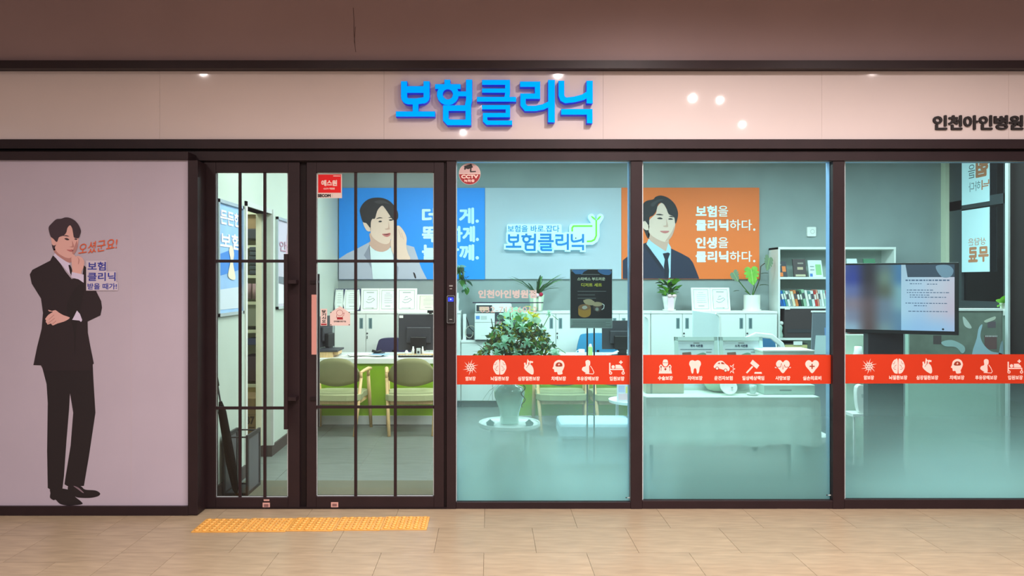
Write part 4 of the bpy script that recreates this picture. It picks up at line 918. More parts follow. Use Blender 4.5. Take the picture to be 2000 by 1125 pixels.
MB().box(X(651, 8.3), 8.3, DT+.03, X(661, 8.3), 8.5, DT+.065).go('box', wood_m, t, bevel=.004)
tag(MB().box(X(641, 8.8), 8.8, DT, X(651.5, 8.8), 8.84, 1.08).go('desk_divider', M('divider_grey', (168, 180, 178), .7)), 'grey upright divider at the desk left end', 'divider')
pp = thing('paper_pile', 'loose pile of white papers on the desk behind the left chair', 'paper', (X(690, 8.4), 8.4, DT))
for i in range(5):
    MB().obox((X(682+6*i, 8.4), 8.36+.03*(i % 3), DT+.004+.006*i), (.21, .15, .005), Matrix.Rotation(.3*i-.5, 3, 'Z')).go('sheet', white2_m, pp)
pp = thing('paper_pile', 'white papers and blue sheet on the desk beside the purple chair', 'paper', (X(725, 8.4), 8.4, DT))
for i in range(4): MB().obox((X(716+8*i, 8.42), 8.38+.04*(i % 2), DT+.004+.007*i), (.20, .14, .006), Matrix.Rotation(-.25*i+.3, 3, 'Z')).go('sheet', white2_m if i != 3 else M('sheet_blue', (150, 190, 226), .6), pp)
t = thing('telephone', 'dark desk telephone lying on the desk before the purple chair', 'telephone', (X(738, 8.5), 8.5, DT))
MB().box(X(730, 8.5), 8.44, DT, X(750, 8.5), 8.58, DT+.035).go('base', dark_m, t, bevel=.005); MB().tube([(X(728, 8.5), 8.44, DT+.06), (X(738, 8.5), 8.45, DT+.045), (X(746, 8.5), 8.45, DT+.06)], .016, 8).go('handset', black_m, t, True)
t = thing('keyboard', 'dark keyboard on the desk below the left monitor', 'keyboard', (X(812, 8.3), 8.3, DT))
MB().box(X(778, 8.3), 8.28, DT, X(846, 8.3), 8.40, DT+.02).go('case', black_m, t, bevel=.003); kk = MB()
for r_ in range(3):
    for c_ in range(11): kk.box(X(781+5.7*c_, 8.3), 8.285+.035*r_, DT+.02, X(785.5+5.7*c_, 8.3), 8.31+.035*r_, DT+.025)
kk.go('keys', pale_m, t)
for i, (x, w_, h_, lb, m_) in enumerate(((794, 7, .045, 'short white cup in front of the left monitor', white2_m), (807, 5, .085, 'slim white bottle in front of the left monitor', white2_m), (817.5, 8, .07, 'white box of cards in front of the left monitor', pale_m), (825.5, 4, .085, 'narrow white tube rightmost in front of the left monitor', white2_m))):
    t = thing('desk_item', lb, 'stationery', (X(x, 8.33), 8.33, DT+.03)); r_ = w_/2*8.33/F
    if i == 2: MB().box(X(x-w_/2, 8.33), 8.31, DT+.03, X(x+w_/2, 8.33), 8.35, DT+.03+h_).go('box', m_, t, bevel=.002); MB().box(X(x-2, 8.33), 8.305, DT+.045, X(x+2, 8.33), 8.312, DT+.07).go('window', dark_m, t)
    else: MB().lathe([(r_, 0), (r_, h_*.7), (r_*.6, h_*.8), (r_*.6, h_)], (X(x, 8.33), 8.33, DT+.03), 14).go('body', m_, t, True); MB().lathe([(r_*.62, h_), (r_*.62, h_*1.06), (0, h_*1.06)], (X(x, 8.33), 8.33, DT+.03), 12).go('cap', pale_m, t)
tag(MB().box(X(776, 8.3), 8.28, DT, X(850, 8.3), 8.45, DT+.0).v and MB().box(X(777, 8.36), 8.31, DT+.021, X(850, 8.36), 8.42, DT+.03).go('monitor_shelf', wood_m), 'thin pale wood shelf below the left monitor', 'shelf')
# things on the right desk
t = thing('desk_caddy', 'pale green bottle with white cups on the desk behind the sign stand', 'bottle', (X(1153, 8.3), 8.3, DT))
MB().box(X(1149, 8.3), 8.28, DT, X(1157, 8.3), 8.32, DT+.12).go('bottle', M('bottle_green', (180, 214, 130), .4), t, bevel=.006); MB().lathe([(.02, .12), (.012, .15), (0, .15)], (X(1153, 8.3), 8.3, DT), 10).go('cap', white2_m, t)
t = thing('cup', 'white handled cup on the desk left of the green bottle', 'cup', (X(1136, 8.3), 8.3, DT)); MB().lathe([(.03, 0), (.036, .09), (.03, .09), (.026, .01)], (X(1136, 8.3), 8.3, DT), 16).go('bowl', white2_m, t, True)
MB().tube([(X(1136, 8.3)-.034+.03*-math.sin(u), 8.3, DT+.05+.03*math.cos(u)) for u in [i*math.pi/6 for i in range(7)]], .004, 6).go('handle', white2_m, t)
pp = thing('paper_pile', 'crumpled white papers below the right monitor', 'paper', (X(1187, 8.35), 8.35, DT))
for i in range(4): MB().obox((X(1178+7*i, 8.35), 8.33+.03*(i % 2), DT+.02+.008*i), (.11, .1, .004), Matrix.Rotation(.5-.3*i, 3, 'Y')).go('sheet', white2_m, pp)
# office chairs behind the desks
def office_chair(px, d, w_, top_py, m_, lb):
    x = X(px, d); zt = Zz(top_py, d); t = thing('office_chair', lb, 'chair', (x, d, 0)); f_ = Fr((x, d, 0), (1, 0, 0), (0, 0, 1), (0, -1, 0))
    MB().prism(sm([(-w_/2, .62), (-w_*.46, zt-.06), (-w_*.3, zt), (w_*.3, zt), (w_*.46, zt-.06), (w_/2, .62), (0, .58)], 4), f_, -.06, 0).go('backrest', m_, t, bevel=.01)
    MB().box(x-w_/2, d-.5, .43, x+w_/2, d-.05, .50).go('seat', m_, t, bevel=.02); MB().tube([(x, d-.25, .1), (x, d-.25, .43)], .03, 10).go('column', black_m, t)
    for i in range(5):
        a = i*1.2566; MB().tube([(x, d-.25, .11), (x+.25*math.cos(a), d-.25+.25*math.sin(a), .06)], .02, 6).go('base_arm', black_m, t); MB().sphere((x+.26*math.cos(a), d-.25+.26*math.sin(a), .03), .03, 8).go('caster', black_m, t)
    MB().tube([(x, d-.02, .48), (x, d+.03, .6), (x, d+.01, .75)], .02, 8).go('back_support', black_m, t); return t
office_chair(768, 9.2, .42, 661, M('purple_fabric', (62, 58, 92), .9), 'dark purple office chair tucked behind the left desk')
office_chair(1168, 9.2, .50, 652, M('blue_mesh', (56, 144, 190), .8), 'blue-backed office chair behind the right monitor')
t = office_chair(1487, 7.4, .30, 655, M('blue_mesh2', (62, 120, 164), .8), 'blue-backed office chair with a pale jacket behind the framed gift signs')
f_ = Fr((X(1484, 7.32), 7.30, 0), (1, 0, 0), (0, 0, 1), (0, -1, 0))
MB().ribbon([(-.17, .75), (-.15, 1.03), (-.05, 1.075), (.10, 1.06), (.20, .98), (.26, .78)], .05, f_, 0, .03).go('jacket', white2_m, t, bevel=.01)
# white rounded partitions
for x0, x1, y0, dd, lb in ((1352, 1405, 606, 8.0, 'white rounded partition screen behind the left framed gift sign'), (1254, 1267, 611, 8.3, 'white rounded partition screen at the window left edge')):
    t = thing('partition_screen', lb, 'partition', P((x0+x1)/2, 850, dd)); g = fr(dd); yb = 550+1.6*F/dd-2
    MB().prism([(x0, y0)]+[(x1-8, y0+6), (x1-3, y0+9), (x1-.5, y0+14), (x1, y0+22)]+[(x1, yb), (x0, yb)], g, 0, .03).go('board', M('screen_white', (222, 236, 236), .5), t, bevel=.004)
    MB().ribbon([(x1-8, y0+6), (x1-3, y0+9), (x1-.5, y0+14), (x1, y0+22), (x1, yb)], 3.4, g, -.005, .04).go('edge_trim', white2_m, t)

# ---------------------------------------------------------------- chairs before the desks (built once, copied)
ch = thing('armchair', 'olive-backed beech armchair before the desk, leftmost of four, cut by the wide door stile', 'chair', (0, 0, 0), 'beech armchairs before the desks')
fb = Fr((0, 0, 0), (1, 0, 0), (0, 0, 1), (0, -1, 0))
def curved_back():
    m_ = MB(); vs, fs = [], []; nx, nz = 14, 6
    for side in (0, 1):
        for i in range(nx+1):
            u = -1+2*i/nx
            top = .80-.19*abs(u)**3.2; bot = .50+.06*abs(u)**2
            for j in range(nz+1):
                v = j/nz; bulge = .018*math.sin(math.pi*min(1, max(0, v)))*(1-abs(u)**4)
                y = .05+.10*u*u+(.0 if side == 0 else .04)+(-bulge if side == 0 else bulge); vs.append((u*.262, y+(.06*(.6-v)), bot+(top-bot)*v))
    N1 = (nx+1)*(nz+1)
    for i in range(nx):
        for j in range(nz):
            a = i*(nz+1)+j; fs += [(a, a+nz+1, a+nz+2, a+1), (N1+a, N1+a+1, N1+a+nz+2, N1+a+nz+1)]
    for i in range(nx):
        for j in (0, nz): a = i*(nz+1)+j; fs.append((a, a+nz+1, N1+a+nz+1, N1+a))
    for i in (0, nx):
        for j in range(nz): a = i*(nz+1)+j; fs.append((a, a+1, N1+a+1, N1+a))
    return m_.add(vs, fs)
curved_back().go('backrest', olive_m, ch, smooth=True)
st = MB(); st.prism(sm([(-.235, .02), (-.25, .30), (-.22, .50), (.22, .50), (.25, .30), (.235, .02)], 4), Fr((0, 0, .36), (1, 0, 0), (0, 1, 0), (0, 0, 1)), 0, .065); st.go('seat', seat_m, ch, bevel=.018)
MB().box(-.22, .06, .315, .22, .085, .365).go('seat_rail', wood_m, ch, bevel=.004); MB().box(-.22, .46, .315, .22, .485, .365).go('seat_rail', wood_m, ch, bevel=.004)
for s in (-1, 1):
    MB().box(s*.235-.012, .07, .315, s*.235+.012, .48, .36).go('side_rail', wood_m, ch, bevel=.004)
    MB().tube([(s*.225, -.02, 0), (s*.245, .06, .30), (s*.262, .13, .60)], [.017, .019, .017], 8).go('leg', wood_m, ch, True)
    MB().tube([(s*.285, .50, 0), (s*.275, .46, .36), (s*.275, .40, .60)], [.017, .021, .019], 8).go('leg', wood_m, ch, True)
    MB().tube([(s*.262, .10, .645), (s*.272, .22, .655), (s*.285, .36, .66), (s*.29, .46, .65)], [.014, .018, .022, .018], 8).go('armrest', wood_m, ch, True)
    MB().tube([(s*.262, .13, .58), (s*.264, .11, .645)], .016, 8).go('arm_support', wood_m, ch, True); MB().tube([(s*.275, .40, .58), (s*.283, .38, .655)], .018, 8).go('arm_support', wood_m, ch, True)
cy_ = 7.66
ch.location = (X(651, cy_), cy_, 0); W[ch.name] = Vector(ch.location); ch.rotation_euler = (0, 0, -.06)
dup(ch, (X(803, cy_), cy_, 0), .05, 'olive-backed beech armchair before the desk, under the left monitor, whole behind the wide door')
dup(ch, (X(1100, cy_+.02), cy_+.02, 0), .0, 'beech armchair seen through frosted glass right of the bouquet')
dup(ch, (X(1213, cy_+.0), cy_+.0, 0), .04, 'beech armchair seen through frosted glass behind the round side table')

# ---------------------------------------------------------------- storeroom behind the left wall
sr = thing('storage_rack', 'pale shelf rack in the storeroom doorway', 'shelf', (-2.46, 7.6, 0)); RD = 7.45
shm = M('rack_beige', (206, 204, 176), .6)
for y in (410, 476, 534, 586, 641, 747): MB().box(-2.75, RD-.02, Zz(y+9, RD), -2.14, 7.90, Zz(y+9, RD)+.03).go('shelf', shm, sr)
for x in (-2.76, -2.16): MB().box(x, RD-.02, 0, x+.03, 7.90, 2.4).go('post', shm, sr)
def sbox(name, x0, y0, x1, y1, m_, lb, cat, dd=RD, dep=.35): return tag(MB().pbox(x0, y0, x1, y1, dd, dd+dep).go(name, m_, bevel=.004), lb, cat)
sbox('carton', 470, 412, 510, 447, card_m, 'brown carton on the topmost storeroom shelf', 'box', RD+.02)
sbox('storage_tray', 470, 447, 510, 466, dark_m, 'dark grey tray below the brown carton in the storeroom', 'tray', RD-.05)
for i in range(6): tag(MB().pbox(485.5+random.uniform(-1, 1), 482+9.2*i, 512, 490.5+9.2*i, RD-.03, RD+.28).go('folded_cloth', M('charcoal_cloth', (70, 76, 80), .9, noise=.1, nscale=40), bevel=.012), f'charcoal folded cloth in the storeroom stack, {ords[i]} from its top', 'cloth', 'charcoal cloths stacked in the storeroom')
for i, x in enumerate((486, 499)): 
    tt = thing('fabric_roll', ('left', 'right')[i]+' one of two dusty pink rolls in the storeroom', 'roll', P(x, 584, RD)); r_ = .03
    MB().tube([P(x, 584, RD), P(x, 554, RD)], r_, 14).go('roll', M('dusty_pink', (164, 130, 132), .9), tt, True); MB().tube([P(x, 553.5, RD), P(x, 555, RD)], .012, 10).go('core', dark_m, tt)
sbox('storage_bin', 470, 590, 512, 637, M('bin_grey', (140, 140, 122), .7), 'grey storage bin on the middle storeroom shelf', 'bin')
sbox('blue_bundle', 481, 661, 503, 674, M('bundle_blue', (60, 66, 96), .8), 'dark blue bundle on a storeroom shelf', 'cloth', RD-.01, .2)
sbox('file_box', 470, 697, 512, 744, maroon_m, 'dark maroon file box low in the storeroom', 'box')
sbox('flat_carton', 470, 756, 512, 776, M('carton_ochre', (190, 164, 106), .8), 'flat ochre carton under the maroon file box', 'box')
tt = thing('moving_carton', 'brown carton marked 37 on the storeroom floor', 'box', P(490, 878, 7.0)); dd = 7.0
MB().box(X(455, dd), dd, 0, X(503, dd), dd+.4, Zz(778, dd)).go('carton', card_m, tt, bevel=.004)
txt('marking', '37', (480.5, 813, 497, 829), fr(dd), M('stamp_brown', (70, 52, 44), .8), tt, .0008, .05)
MB().ribbon([(478, 810), (500, 810), (500, 847), (478, 847)], .5, fr(dd), .0007, closed=True).go('label_outline', M('stamp_brown', (0, 0, 0)), tt)
for y in (834, 840): MB().flat([(486, y), (497, y), (497, y+2), (486, y+2)], fr(dd), .0008).go('marking', M('stamp_brown', (0, 0, 0)), tt)
# framed posters on the left wall
def wall_poster(y0, y1, lb, warm):
    t = thing('framed_poster', lb, 'poster', (-1.995, (y0+y1)/2, 1.34)); f_ = Fr((-2.0, y0, 1.34), (0, 1, 0), (0, 0, 1), (1, 0, 0)); w_ = y1-y0
    fm = MB()
    for q in ((0, 0, w_, .025), (0, .845, w_, .87), (0, 0, .025, .87), (w_-.025, 0, w_, .87)): fm.prism([(q[0], q[1]), (q[2], q[1]), (q[2], q[3]), (q[0], q[3])], f_, 0, .022)
    fm.go('frame', M('silver_frame', (190, 200, 204), .35, .5), t); MB().flat([(.02, .02), (w_-.02, .02), (w_-.02, .85), (.02, .85)], f_, .006).go('paper', M('poster_blue', (150, 190, 236), .4, noise=.1, nscale=4) if not warm else M('poster_lilac', (196, 190, 206), .4), t)
    if not warm:
        MB().flat([(.03, .30), (w_-.03, .36), (w_-.03, .55), (.03, .46)], f_, .008).go('print_field', M('poster_deep_blue', (60, 130, 214), .4), t)
        MB().flat([(.03, .05), (w_-.03, .05), (w_-.03, .22), (.03, .20)], f_, .008).go('print_field', M('poster_pale', (206, 218, 230), .4), t)
        txt('lettering', '든든한', (.06, .69, w_-.06, .80), Fr(f_(0, 1.49), f_.u, -f_.v, f_.n), printw, t, .010, .03)
        txt('lettering', '보험', (.06, .86, w_-.06, .98), Fr(f_(0, 1.49), f_.u, -f_.v, f_.n), printw, t, .010, .03)
        MB().flat(sm([(.22, .30), (.27, .42), (.24, .50), (.30, .54), (.35, .48), (.33, .40), (.38, .28)]), f_, .011).go('print_figure', M('poster_cream', (232, 222, 196), .5), t)
    else:
        MB().flat([(w_*.45, .45), (w_-.03, .45), (w_-.03, .84), (w_*.6, .84)], f_, .008).go('print_field', M('poster_rose', (206, 160, 180), .4), t)
        MB().flat([(.03, .05), (w_-.03, .05), (w_-.03, .2), (.03, .24)], f_, .008).go('print_field', M('poster_light', (226, 236, 240), .4), t); MB().flat([(.06, .25), (w_*.6, .22), (w_*.6, .3), (.06, .31)], f_, .009).go('print_field', M('poster_greyish', (110, 116, 126), .4), t)
        txt('lettering', '안심', (.10, .84, w_-.1, .94), Fr(f_(0, 1.49), f_.u, -f_.v, f_.n), M('poster_rose_dark', (170, 120, 140), .4), t, .010, .02)
wall_poster(5.42, 5.98, 'blue framed poster on the left wall nearest the narrow door', False); wall_poster(6.93, 7.60, 'lilac framed poster on the left wall beyond the storeroom', True)
# umbrella rack and umbrella
t = thing('umbrella_rack', 'black rectangular umbrella rack inside the narrow door', 'rack', (-1.9, 5.66, 0)); bm_ = M('rack_black', (44, 42, 46), .5)
for x in (-1.975, -1.80):
    f_ = Fr((x, 5.50, 0), (0, 1, 0), (0, 0, 1), (1, 0, 0)); fm = MB()
    fm.ribbon([(.01, .015), (.29, .015), (.29, .44), (.01, .44)], .03, f_, -.008, .008, True); fm.go('end_frame', bm_, t)
    MB().prism([(.02, .02), (.28, .02), (.28, .43), (.02, .43)], f_, -.003, .003).go('end_panel', M('rack_panel', (92, 92, 98), .4), t)
for z_ in (.44, .02):
    for y in (5.51, 5.79): MB().tube([(-1.975, y, z_), (-1.80, y, z_)], .006, 6).go('rail', bm_, t)
MB().box(-1.975, 5.5, .004, -1.80, 5.8, .016).go('tray', bm_, t)
t = thing('umbrella', 'closed black umbrella leaning across the umbrella rack', 'umbrella', (-1.83, 5.44, 0))
a, b_ = Vector((-1.865, 5.46, .03)), Vector((-1.975, 5.40, .80))
q = lambda k: a.lerp(b_, k)
MB().tube([q(0), q(.05), q(.3), q(.8), q(.9)], [.006, .022, .036, .030, .012], 10).go('canopy', M('umbrella_black', (9, 7, 9), .9, spec=.1), t, True); MB().tube([q(.85), q(1.08)], .007, 8).go('shaft', dark_m, t); MB().tube([q(1.05), q(1.2)], .014, 8).go('handle', black_m, t, True)
# entrance mat
tag(MB().box(-1.95, 5.36, 0, -.02, 5.92, .008).go('entrance_mat', mat_m), 'speckled grey entrance mat just inside the doors', 'mat')

# ---------------------------------------------------------------- window 1: bouquet on a round table, sign stand, bench, side table
tx, ty, tz = X(995, 5.56), 5.56, Zz(827, 5.56)
t = thing('round_table', 'small round white tray table carrying the celadon vase', 'table', (tx, ty, 0))
MB().lathe([(0, tz-.02), (.225, tz-.02), (.23, tz-.01), (.23, tz+.012), (.222, tz+.012), (.218, tz), (0, tz)], (tx, ty, 0), 40).go('tabletop', white_m, t)
for i in range(4):
    a = math.pi/4+i*math.pi/2; MB().tube([(tx+.19*math.cos(a), ty+.19*math.sin(a), tz-.02), (tx+.17*math.cos(a), ty+.17*math.sin(a), 0)], .011, 8).go('leg', white_m, t)
for i, s in enumerate((-1, 1)):
    x = tx+s*.145; tag(MB().prism([(-.022, 0), (.022, 0), (.03, .022), (0, .045), (-.03, .022)], Fr((x, ty-.09, tz+.0005), (1, 0, 0), (0, 0, 1), (0, -1, 0)), -.02, .02).go('table_ornament', M('ornament_grey', (86, 110, 110), .5)), ('left', 'right')[i]+' small dark house-shaped ornament beside the vase foot', 'ornament')
vz = tz+.001; vh = Zz(748, 5.56)-vz
t = thing('vase', 'tall celadon vase holding the large bouquet on the round table', 'vase', (tx, ty, vz))
MB().lathe([(.066, 0), (.070, .01), (.074, .08*vh/.3), (.09, .14*vh/.3), (.112, .20*vh/.3), (.116, .235*vh/.3), (.10, .27*vh/.3), (.06, .285*vh/.3), (.045, vh), (.055, vh+.03), (.045, vh+.03), (.038, vh)], (tx, ty, vz), 32).go('body', celadon_m, t, True)
bt = thing('bouquet', 'large bouquet of mint, olive and yellow foliage standing in the celadon vase', 'bouquet', (tx+.03, ty, vz+vh))
bc = Vector((X(1012, 5.56), 5.56, 0))
for i in range(16):
    a = random.uniform(0, 6.28); x1_ = bc.x+random.uniform(-.24, .24); z1 = Zz(random.uniform(600, 700), 5.56)
    MB().tube([(tx, ty, vz+vh-.02), (tx+(x1_-tx)*.4, ty+random.uniform(-.05, .05), vz+vh+.08), (x1_, ty+random.uniform(-.10, .10), z1)], [.006, .005, .003], 5).go('stem', stem_m, bt)
def bush(n, y0, y1, wfun, kinds, L0, L1):
    for i in range(n):
        yp = random.uniform(y0, y1); w_ = wfun(yp); xp = 1012+(random.uniform(-1, 1))*w_+(1012-1012); dd = 5.56+random.uniform(-.11, .11)
        kd, m_ = random.choice(kinds); a = random.uniform(0, 6.28)
        leaf(bt, kd, m_, P(xp, yp, dd), (math.cos(a), random.uniform(-.9, .3), math.sin(a)*.8+.2), random.uniform(L0, L1), random.uniform(-1, 1))
wf = lambda y: 18+(y-600)*.62
bush(105, 612, 700, wf, [('broad', leafp_m), ('round', leafp_m), ('broad', leafd_m), ('broad', leaf_m), ('broad', M('leaf_brown', (110, 96, 60), .6, trans=.3, noise=.2, nscale=14, vary=.2)), ('round', leafp_m), ('broad', leafp_m)], .045, .075)
bush(50, 670, 745, lambda y: 62 if y < 700 else 50, [('broad', leafp_m), ('broad', leafd_m), ('broad', leaf_m), ('broad', M('leaf_olive', (150, 150, 60), .6, trans=.35, noise=.2, nscale=14, vary=.2))], .05, .085)
for i in range(26):
    yp = random.uniform(600, 655); leaf(bt, 'broad', leafy_m, P(1040+random.uniform(-12, 12), yp, 5.54+random.uniform(-.06, .06)), (random.uniform(-1, 1), -.5, random.uniform(-.4, 1)), random.uniform(.03, .055))
def filler(mat, n, y0, y1, L0, L1):     # the small inner leaves, too many and too small to pick apart
    vs, fs = [], []
    for i in range(n):
        yp = random.uniform(y0, y1); c = P(1012+random.uniform(-1, 1)*wf(yp)*1.05, yp, 5.57+random.uniform(-.10, .10)); a = random.uniform(0, 6.28)
        dr = Vector((math.cos(a), random.uniform(-.8, .3), math.sin(a)*.9)).normalized(); sd_ = dr.cross(Vector((0, -1, .2))).normalized(); L_ = random.uniform(L0, L1); b_ = len(vs)
        vs += [c, c+dr*L_*.5+sd_*L_*.22, c+dr*L_+Vector((0, 0, -.1*L_)), c+dr*L_*.5-sd_*L_*.22]; fs += [(b_, b_+1, b_+2), (b_, b_+2, b_+3)]
    tag(MB().add(vs, fs).go('small_foliage', mat, bt), kind='stuff')
filler(leafd_m, 330, 632, 708, .03, .055); filler(MATS['leaf_olive'], 260, 640, 708, .025, .05); filler(MATS['leaf_brown'], 220, 640, 708, .025, .05); filler(leafy_m, 60, 605, 660, .02, .035); filler(leafp_m, 160, 615, 705, .03, .05)
for i in range(9):     # mint rosettes
    cp = P(*[(1020, 640), (1000, 660), (1030, 668), (985, 672), (1045, 690), (1008, 690), (1085, 690), (970, 690), (1072, 612)][i], 5.43)
    for k in range(6): a = k*1.047+i; leaf(bt, 'round', leafp_m, cp, (math.cos(a), -.45, math.sin(a)), .045 if i < 8 else .03, 0, .7)
for pts in ([(1090, 625), (1075, 612), (1060, 640)], [(1062, 690), (1090, 680), (1105, 690)]): MB().tube([P(x, y, 5.5) for x, y in pts], .003, 5).go('stem', leaf_m, bt)
for (x0, y0), (x1, y1) in (((965, 700), (934, 668)), ((960, 705), (945, 660)), ((960, 705), (925, 700)), ((968, 755), (925, 775)), ((975, 752), (940, 772))):
    a, b_ = P(x0, y0, 5.52), P(x1, y1, 5.48); leaf(bt, 'strap', leafd_m, a, b_-a, (b_-a).length, .3, .6)
cl = [(1022+4*math.sin(k*1.1), 752+k*4.0) for k in range(12)]; MB().tube([P(x, y, 5.48) for x, y in cl], .004, 5).go('curl', stem_m, bt)
# sign stand
sd = 5.62; g = fr(sd)
t = thing('sign_stand', 'black poster sign on two thin rods advertising a dessert set', 'sign', (X(1155, sd), sd, 0))
MB().pbox(1113.5, 525.5, 1196, 641, sd, sd+.012).go('holder', M('clear_holder', (176, 190, 190), .3), t)
MB().flat([(1114.5, 526.5), (1195, 526.5), (1195, 622), (1114.5, 622)], g, .001).go('poster_sheet', M('poster_black', (30, 28, 32), .45), t)
MB().flat([(1114.5, 623), (1195, 623), (1195, 640), (1114.5, 640)], g, .001).go('footer_sheet', M('footer_grey', (150, 166, 162), .6), t)
for i in range(5): MB().flat([(1118, 626.5+2.6*i), (1192-9*(i % 2), 626.5+2.6*i), (1192-9*(i % 2), 627.3+2.6*i), (1118, 627.3+2.6*i)], g, .0016).go('small_print', M('footer_ink', (104, 116, 114), .6), t)
MB().flat([(1116, 527), (1148, 527), (1140, 531), (1137, 535.5), (1124, 535.5), (1120, 532)], g, .0015).go('print_cloud', M('poster_sky', (80, 130, 190), .5), t); MB().flat(sm([(1168, 527.2), (1193, 527.2), (1192, 536), (1183, 537), (1173, 534)], 3), g, .0015).go('print_cloud', M('poster_sky', (0, 0, 0)), t)
pg = M('poster_cream_ink', (236, 236, 206), .6); py = M('poster_yellow_ink', (226, 214, 70), .6)
txt('lettering', '스타벅스 부드러운', (1127.5, 541.5, 1182, 548), g, pg, t, .0018, .03); txt('lettering', '디저트 세트', (1135, 553, 1175.5, 560), g, py, t, .0018, .03)
MB().flat([(1135, 535.5), (1171, 535.5), (1171, 536.8), (1135, 536.8)], g, .0018).go('small_print', grey_ink, t)
for q in ((1128, 1184, 568.5), (1128, 1162, 575.5), (1128, 1164, 582)): MB().flat([(q[0], q[2]), (q[1], q[2]), (q[1], q[2]+1), (q[0], q[2]+1)], g, .0018).go('small_print', grey_ink, t)
ck = M('print_cake', (196, 140, 56), .6); cr = M('print_cream', (200, 176, 140), .6); mug = M('print_mug', (92, 70, 64), .6)
def ell(x, y, rx, ry, n=20): return circ(x, y, rx, n, ry)
MB().flat(sm([(1140, 586), (1160, 588), (1158, 596), (1144, 594)]), g, .0018).flat(ell(1149, 588, 9, 4), g, .0022).go('print_mug', cr, t)
MB().flat([(1157, 594), (1176, 594), (1174, 606), (1168, 610), (1160, 606)], g, .0024).go('print_mug', mug, t); MB().flat(ell(1166.5, 594, 10, 4.5), g, .0028).go('print_mug', cr, t)
MB().ribbon([(1176, 593), (1180, 596), (1179, 602), (1175, 605)], 1.6, g, .0026).go('print_mug', printw, t); MB().flat(circ(1166, 604, 3.4, 14), g, .003).go('print_emblem', M('emblem_pale', (188, 200, 192), .6), t); MB().ribbon(circ(1166, 604, 2.2, 12), .8, g, .0033, closed=True).go('print_emblem', mug, t)
MB().flat(ell(1141.5, 612, 12.2, 8), g, .003).flat([(1129.3, 600), (1153.7, 600), (1153.7, 612), (1129.3, 612)], g, .0031).go('print_cake', ck, t); MB().flat(ell(1141.5, 600, 12.2, 6), g, .0035).go('print_cake', M('print_cake_top', (158, 112, 76), .6), t); MB().flat(sm([(1138, 598), (1144, 597), (1147, 601), (1142, 604), (1137, 602)]), g, .004).go('print_cake', M('print_cream_top', (206, 196, 184), .6), t)
for q in ((1117, 529), (1192.5, 529), (1117.5, 637), (1192.5, 637)): MB().flat(circ(*q, 1.6, 10), g, .004).go('corner_pin', steel_m, t)
for x in (1147, 1160.5): MB().tube([P(x, 640, sd+.006), (X(x, sd), sd+.006, .01)], .006, 8).go('rod', M('rod_dark', (66, 74, 78), .4, .6), t)
for y in (790, 808): MB().tube([P(1147, y, sd+.006), P(1160.5, y, sd+.006)], .003, 6).go('cross_bar', M('rod_dark', (0, 0, 0)), t)
MB().lathe([(.14, 0), (.14, .012), (0, .012)], (X(1154, sd), sd+.006, 0), 28).go('base', M('rod_dark', (0, 0, 0)), t)
t = thing('bench', 'pale blue padded bench behind the sign stand, seen through frosted glass', 'bench', (X(1166, 6.3), 6.35, 0))
MB().box(X(1094, 6.2), 6.2, .27, X(1240, 6.2), 6.6, .41).go('cushion', M('bench_blue', (176, 206, 220), .8), t, bevel=.03); MB().box(X(1097, 6.2), 6.22, .06, X(1237, 6.2), 6.58, .27).go('body', M('bench_side', (140, 170, 180), .8), t, bevel=.01)
for x in (1104, 1230):
    for y in (6.26, 6.54): MB().tube([(X(x, 6.2), y, 0), (X(x, 6.2), y, .06)], .02, 8).go('foot', dark_m, t)
sx, sy, sz = X(1236, 6.75), 6.75, Zz(780, 6.75)
t = thing('side_table', 'round white side table holding the pastel leaflet', 'table', (sx, sy, 0))
MB().lathe([(0, sz-.025), (.215, sz-.025), (.22, sz), (0, sz)], (sx, sy, 0), 36).go('tabletop', white_m, t)
for i in range(3): a = 2.6+i*2.094; MB().tube([(sx+.15*math.cos(a), sy+.15*math.sin(a), sz-.025), (sx+.16*math.cos(a), sy+.16*math.sin(a), 0)], .014, 8).go('leg', white_m, t)
t = thing('leaflet', 'pastel leaflet in a stand on the round side table', 'leaflet', (X(1219, 6.6), 6.6, sz)); g = fr(6.62)
MB().prism([(1205, 750), (1233, 750), (1233, 784), (1205, 784)], g, -.006, 0).go('sheet', M('leaflet_lilac', (226, 222, 232), .5), t)
for q, c_ in (((1208, 753, 1220, 766), (190, 190, 224)), ((1222, 755, 1231, 768), (236, 220, 120)), ((1208, 769, 1231, 781), (232, 190, 200))): MB().flat([(q[0], q[1]), (q[2], q[1]), (q[2], q[3]), (q[0], q[3])], g, .001).go('print_field', M('leaf_print_%d' % q[0]+str(q[1]), c_, .5), t)

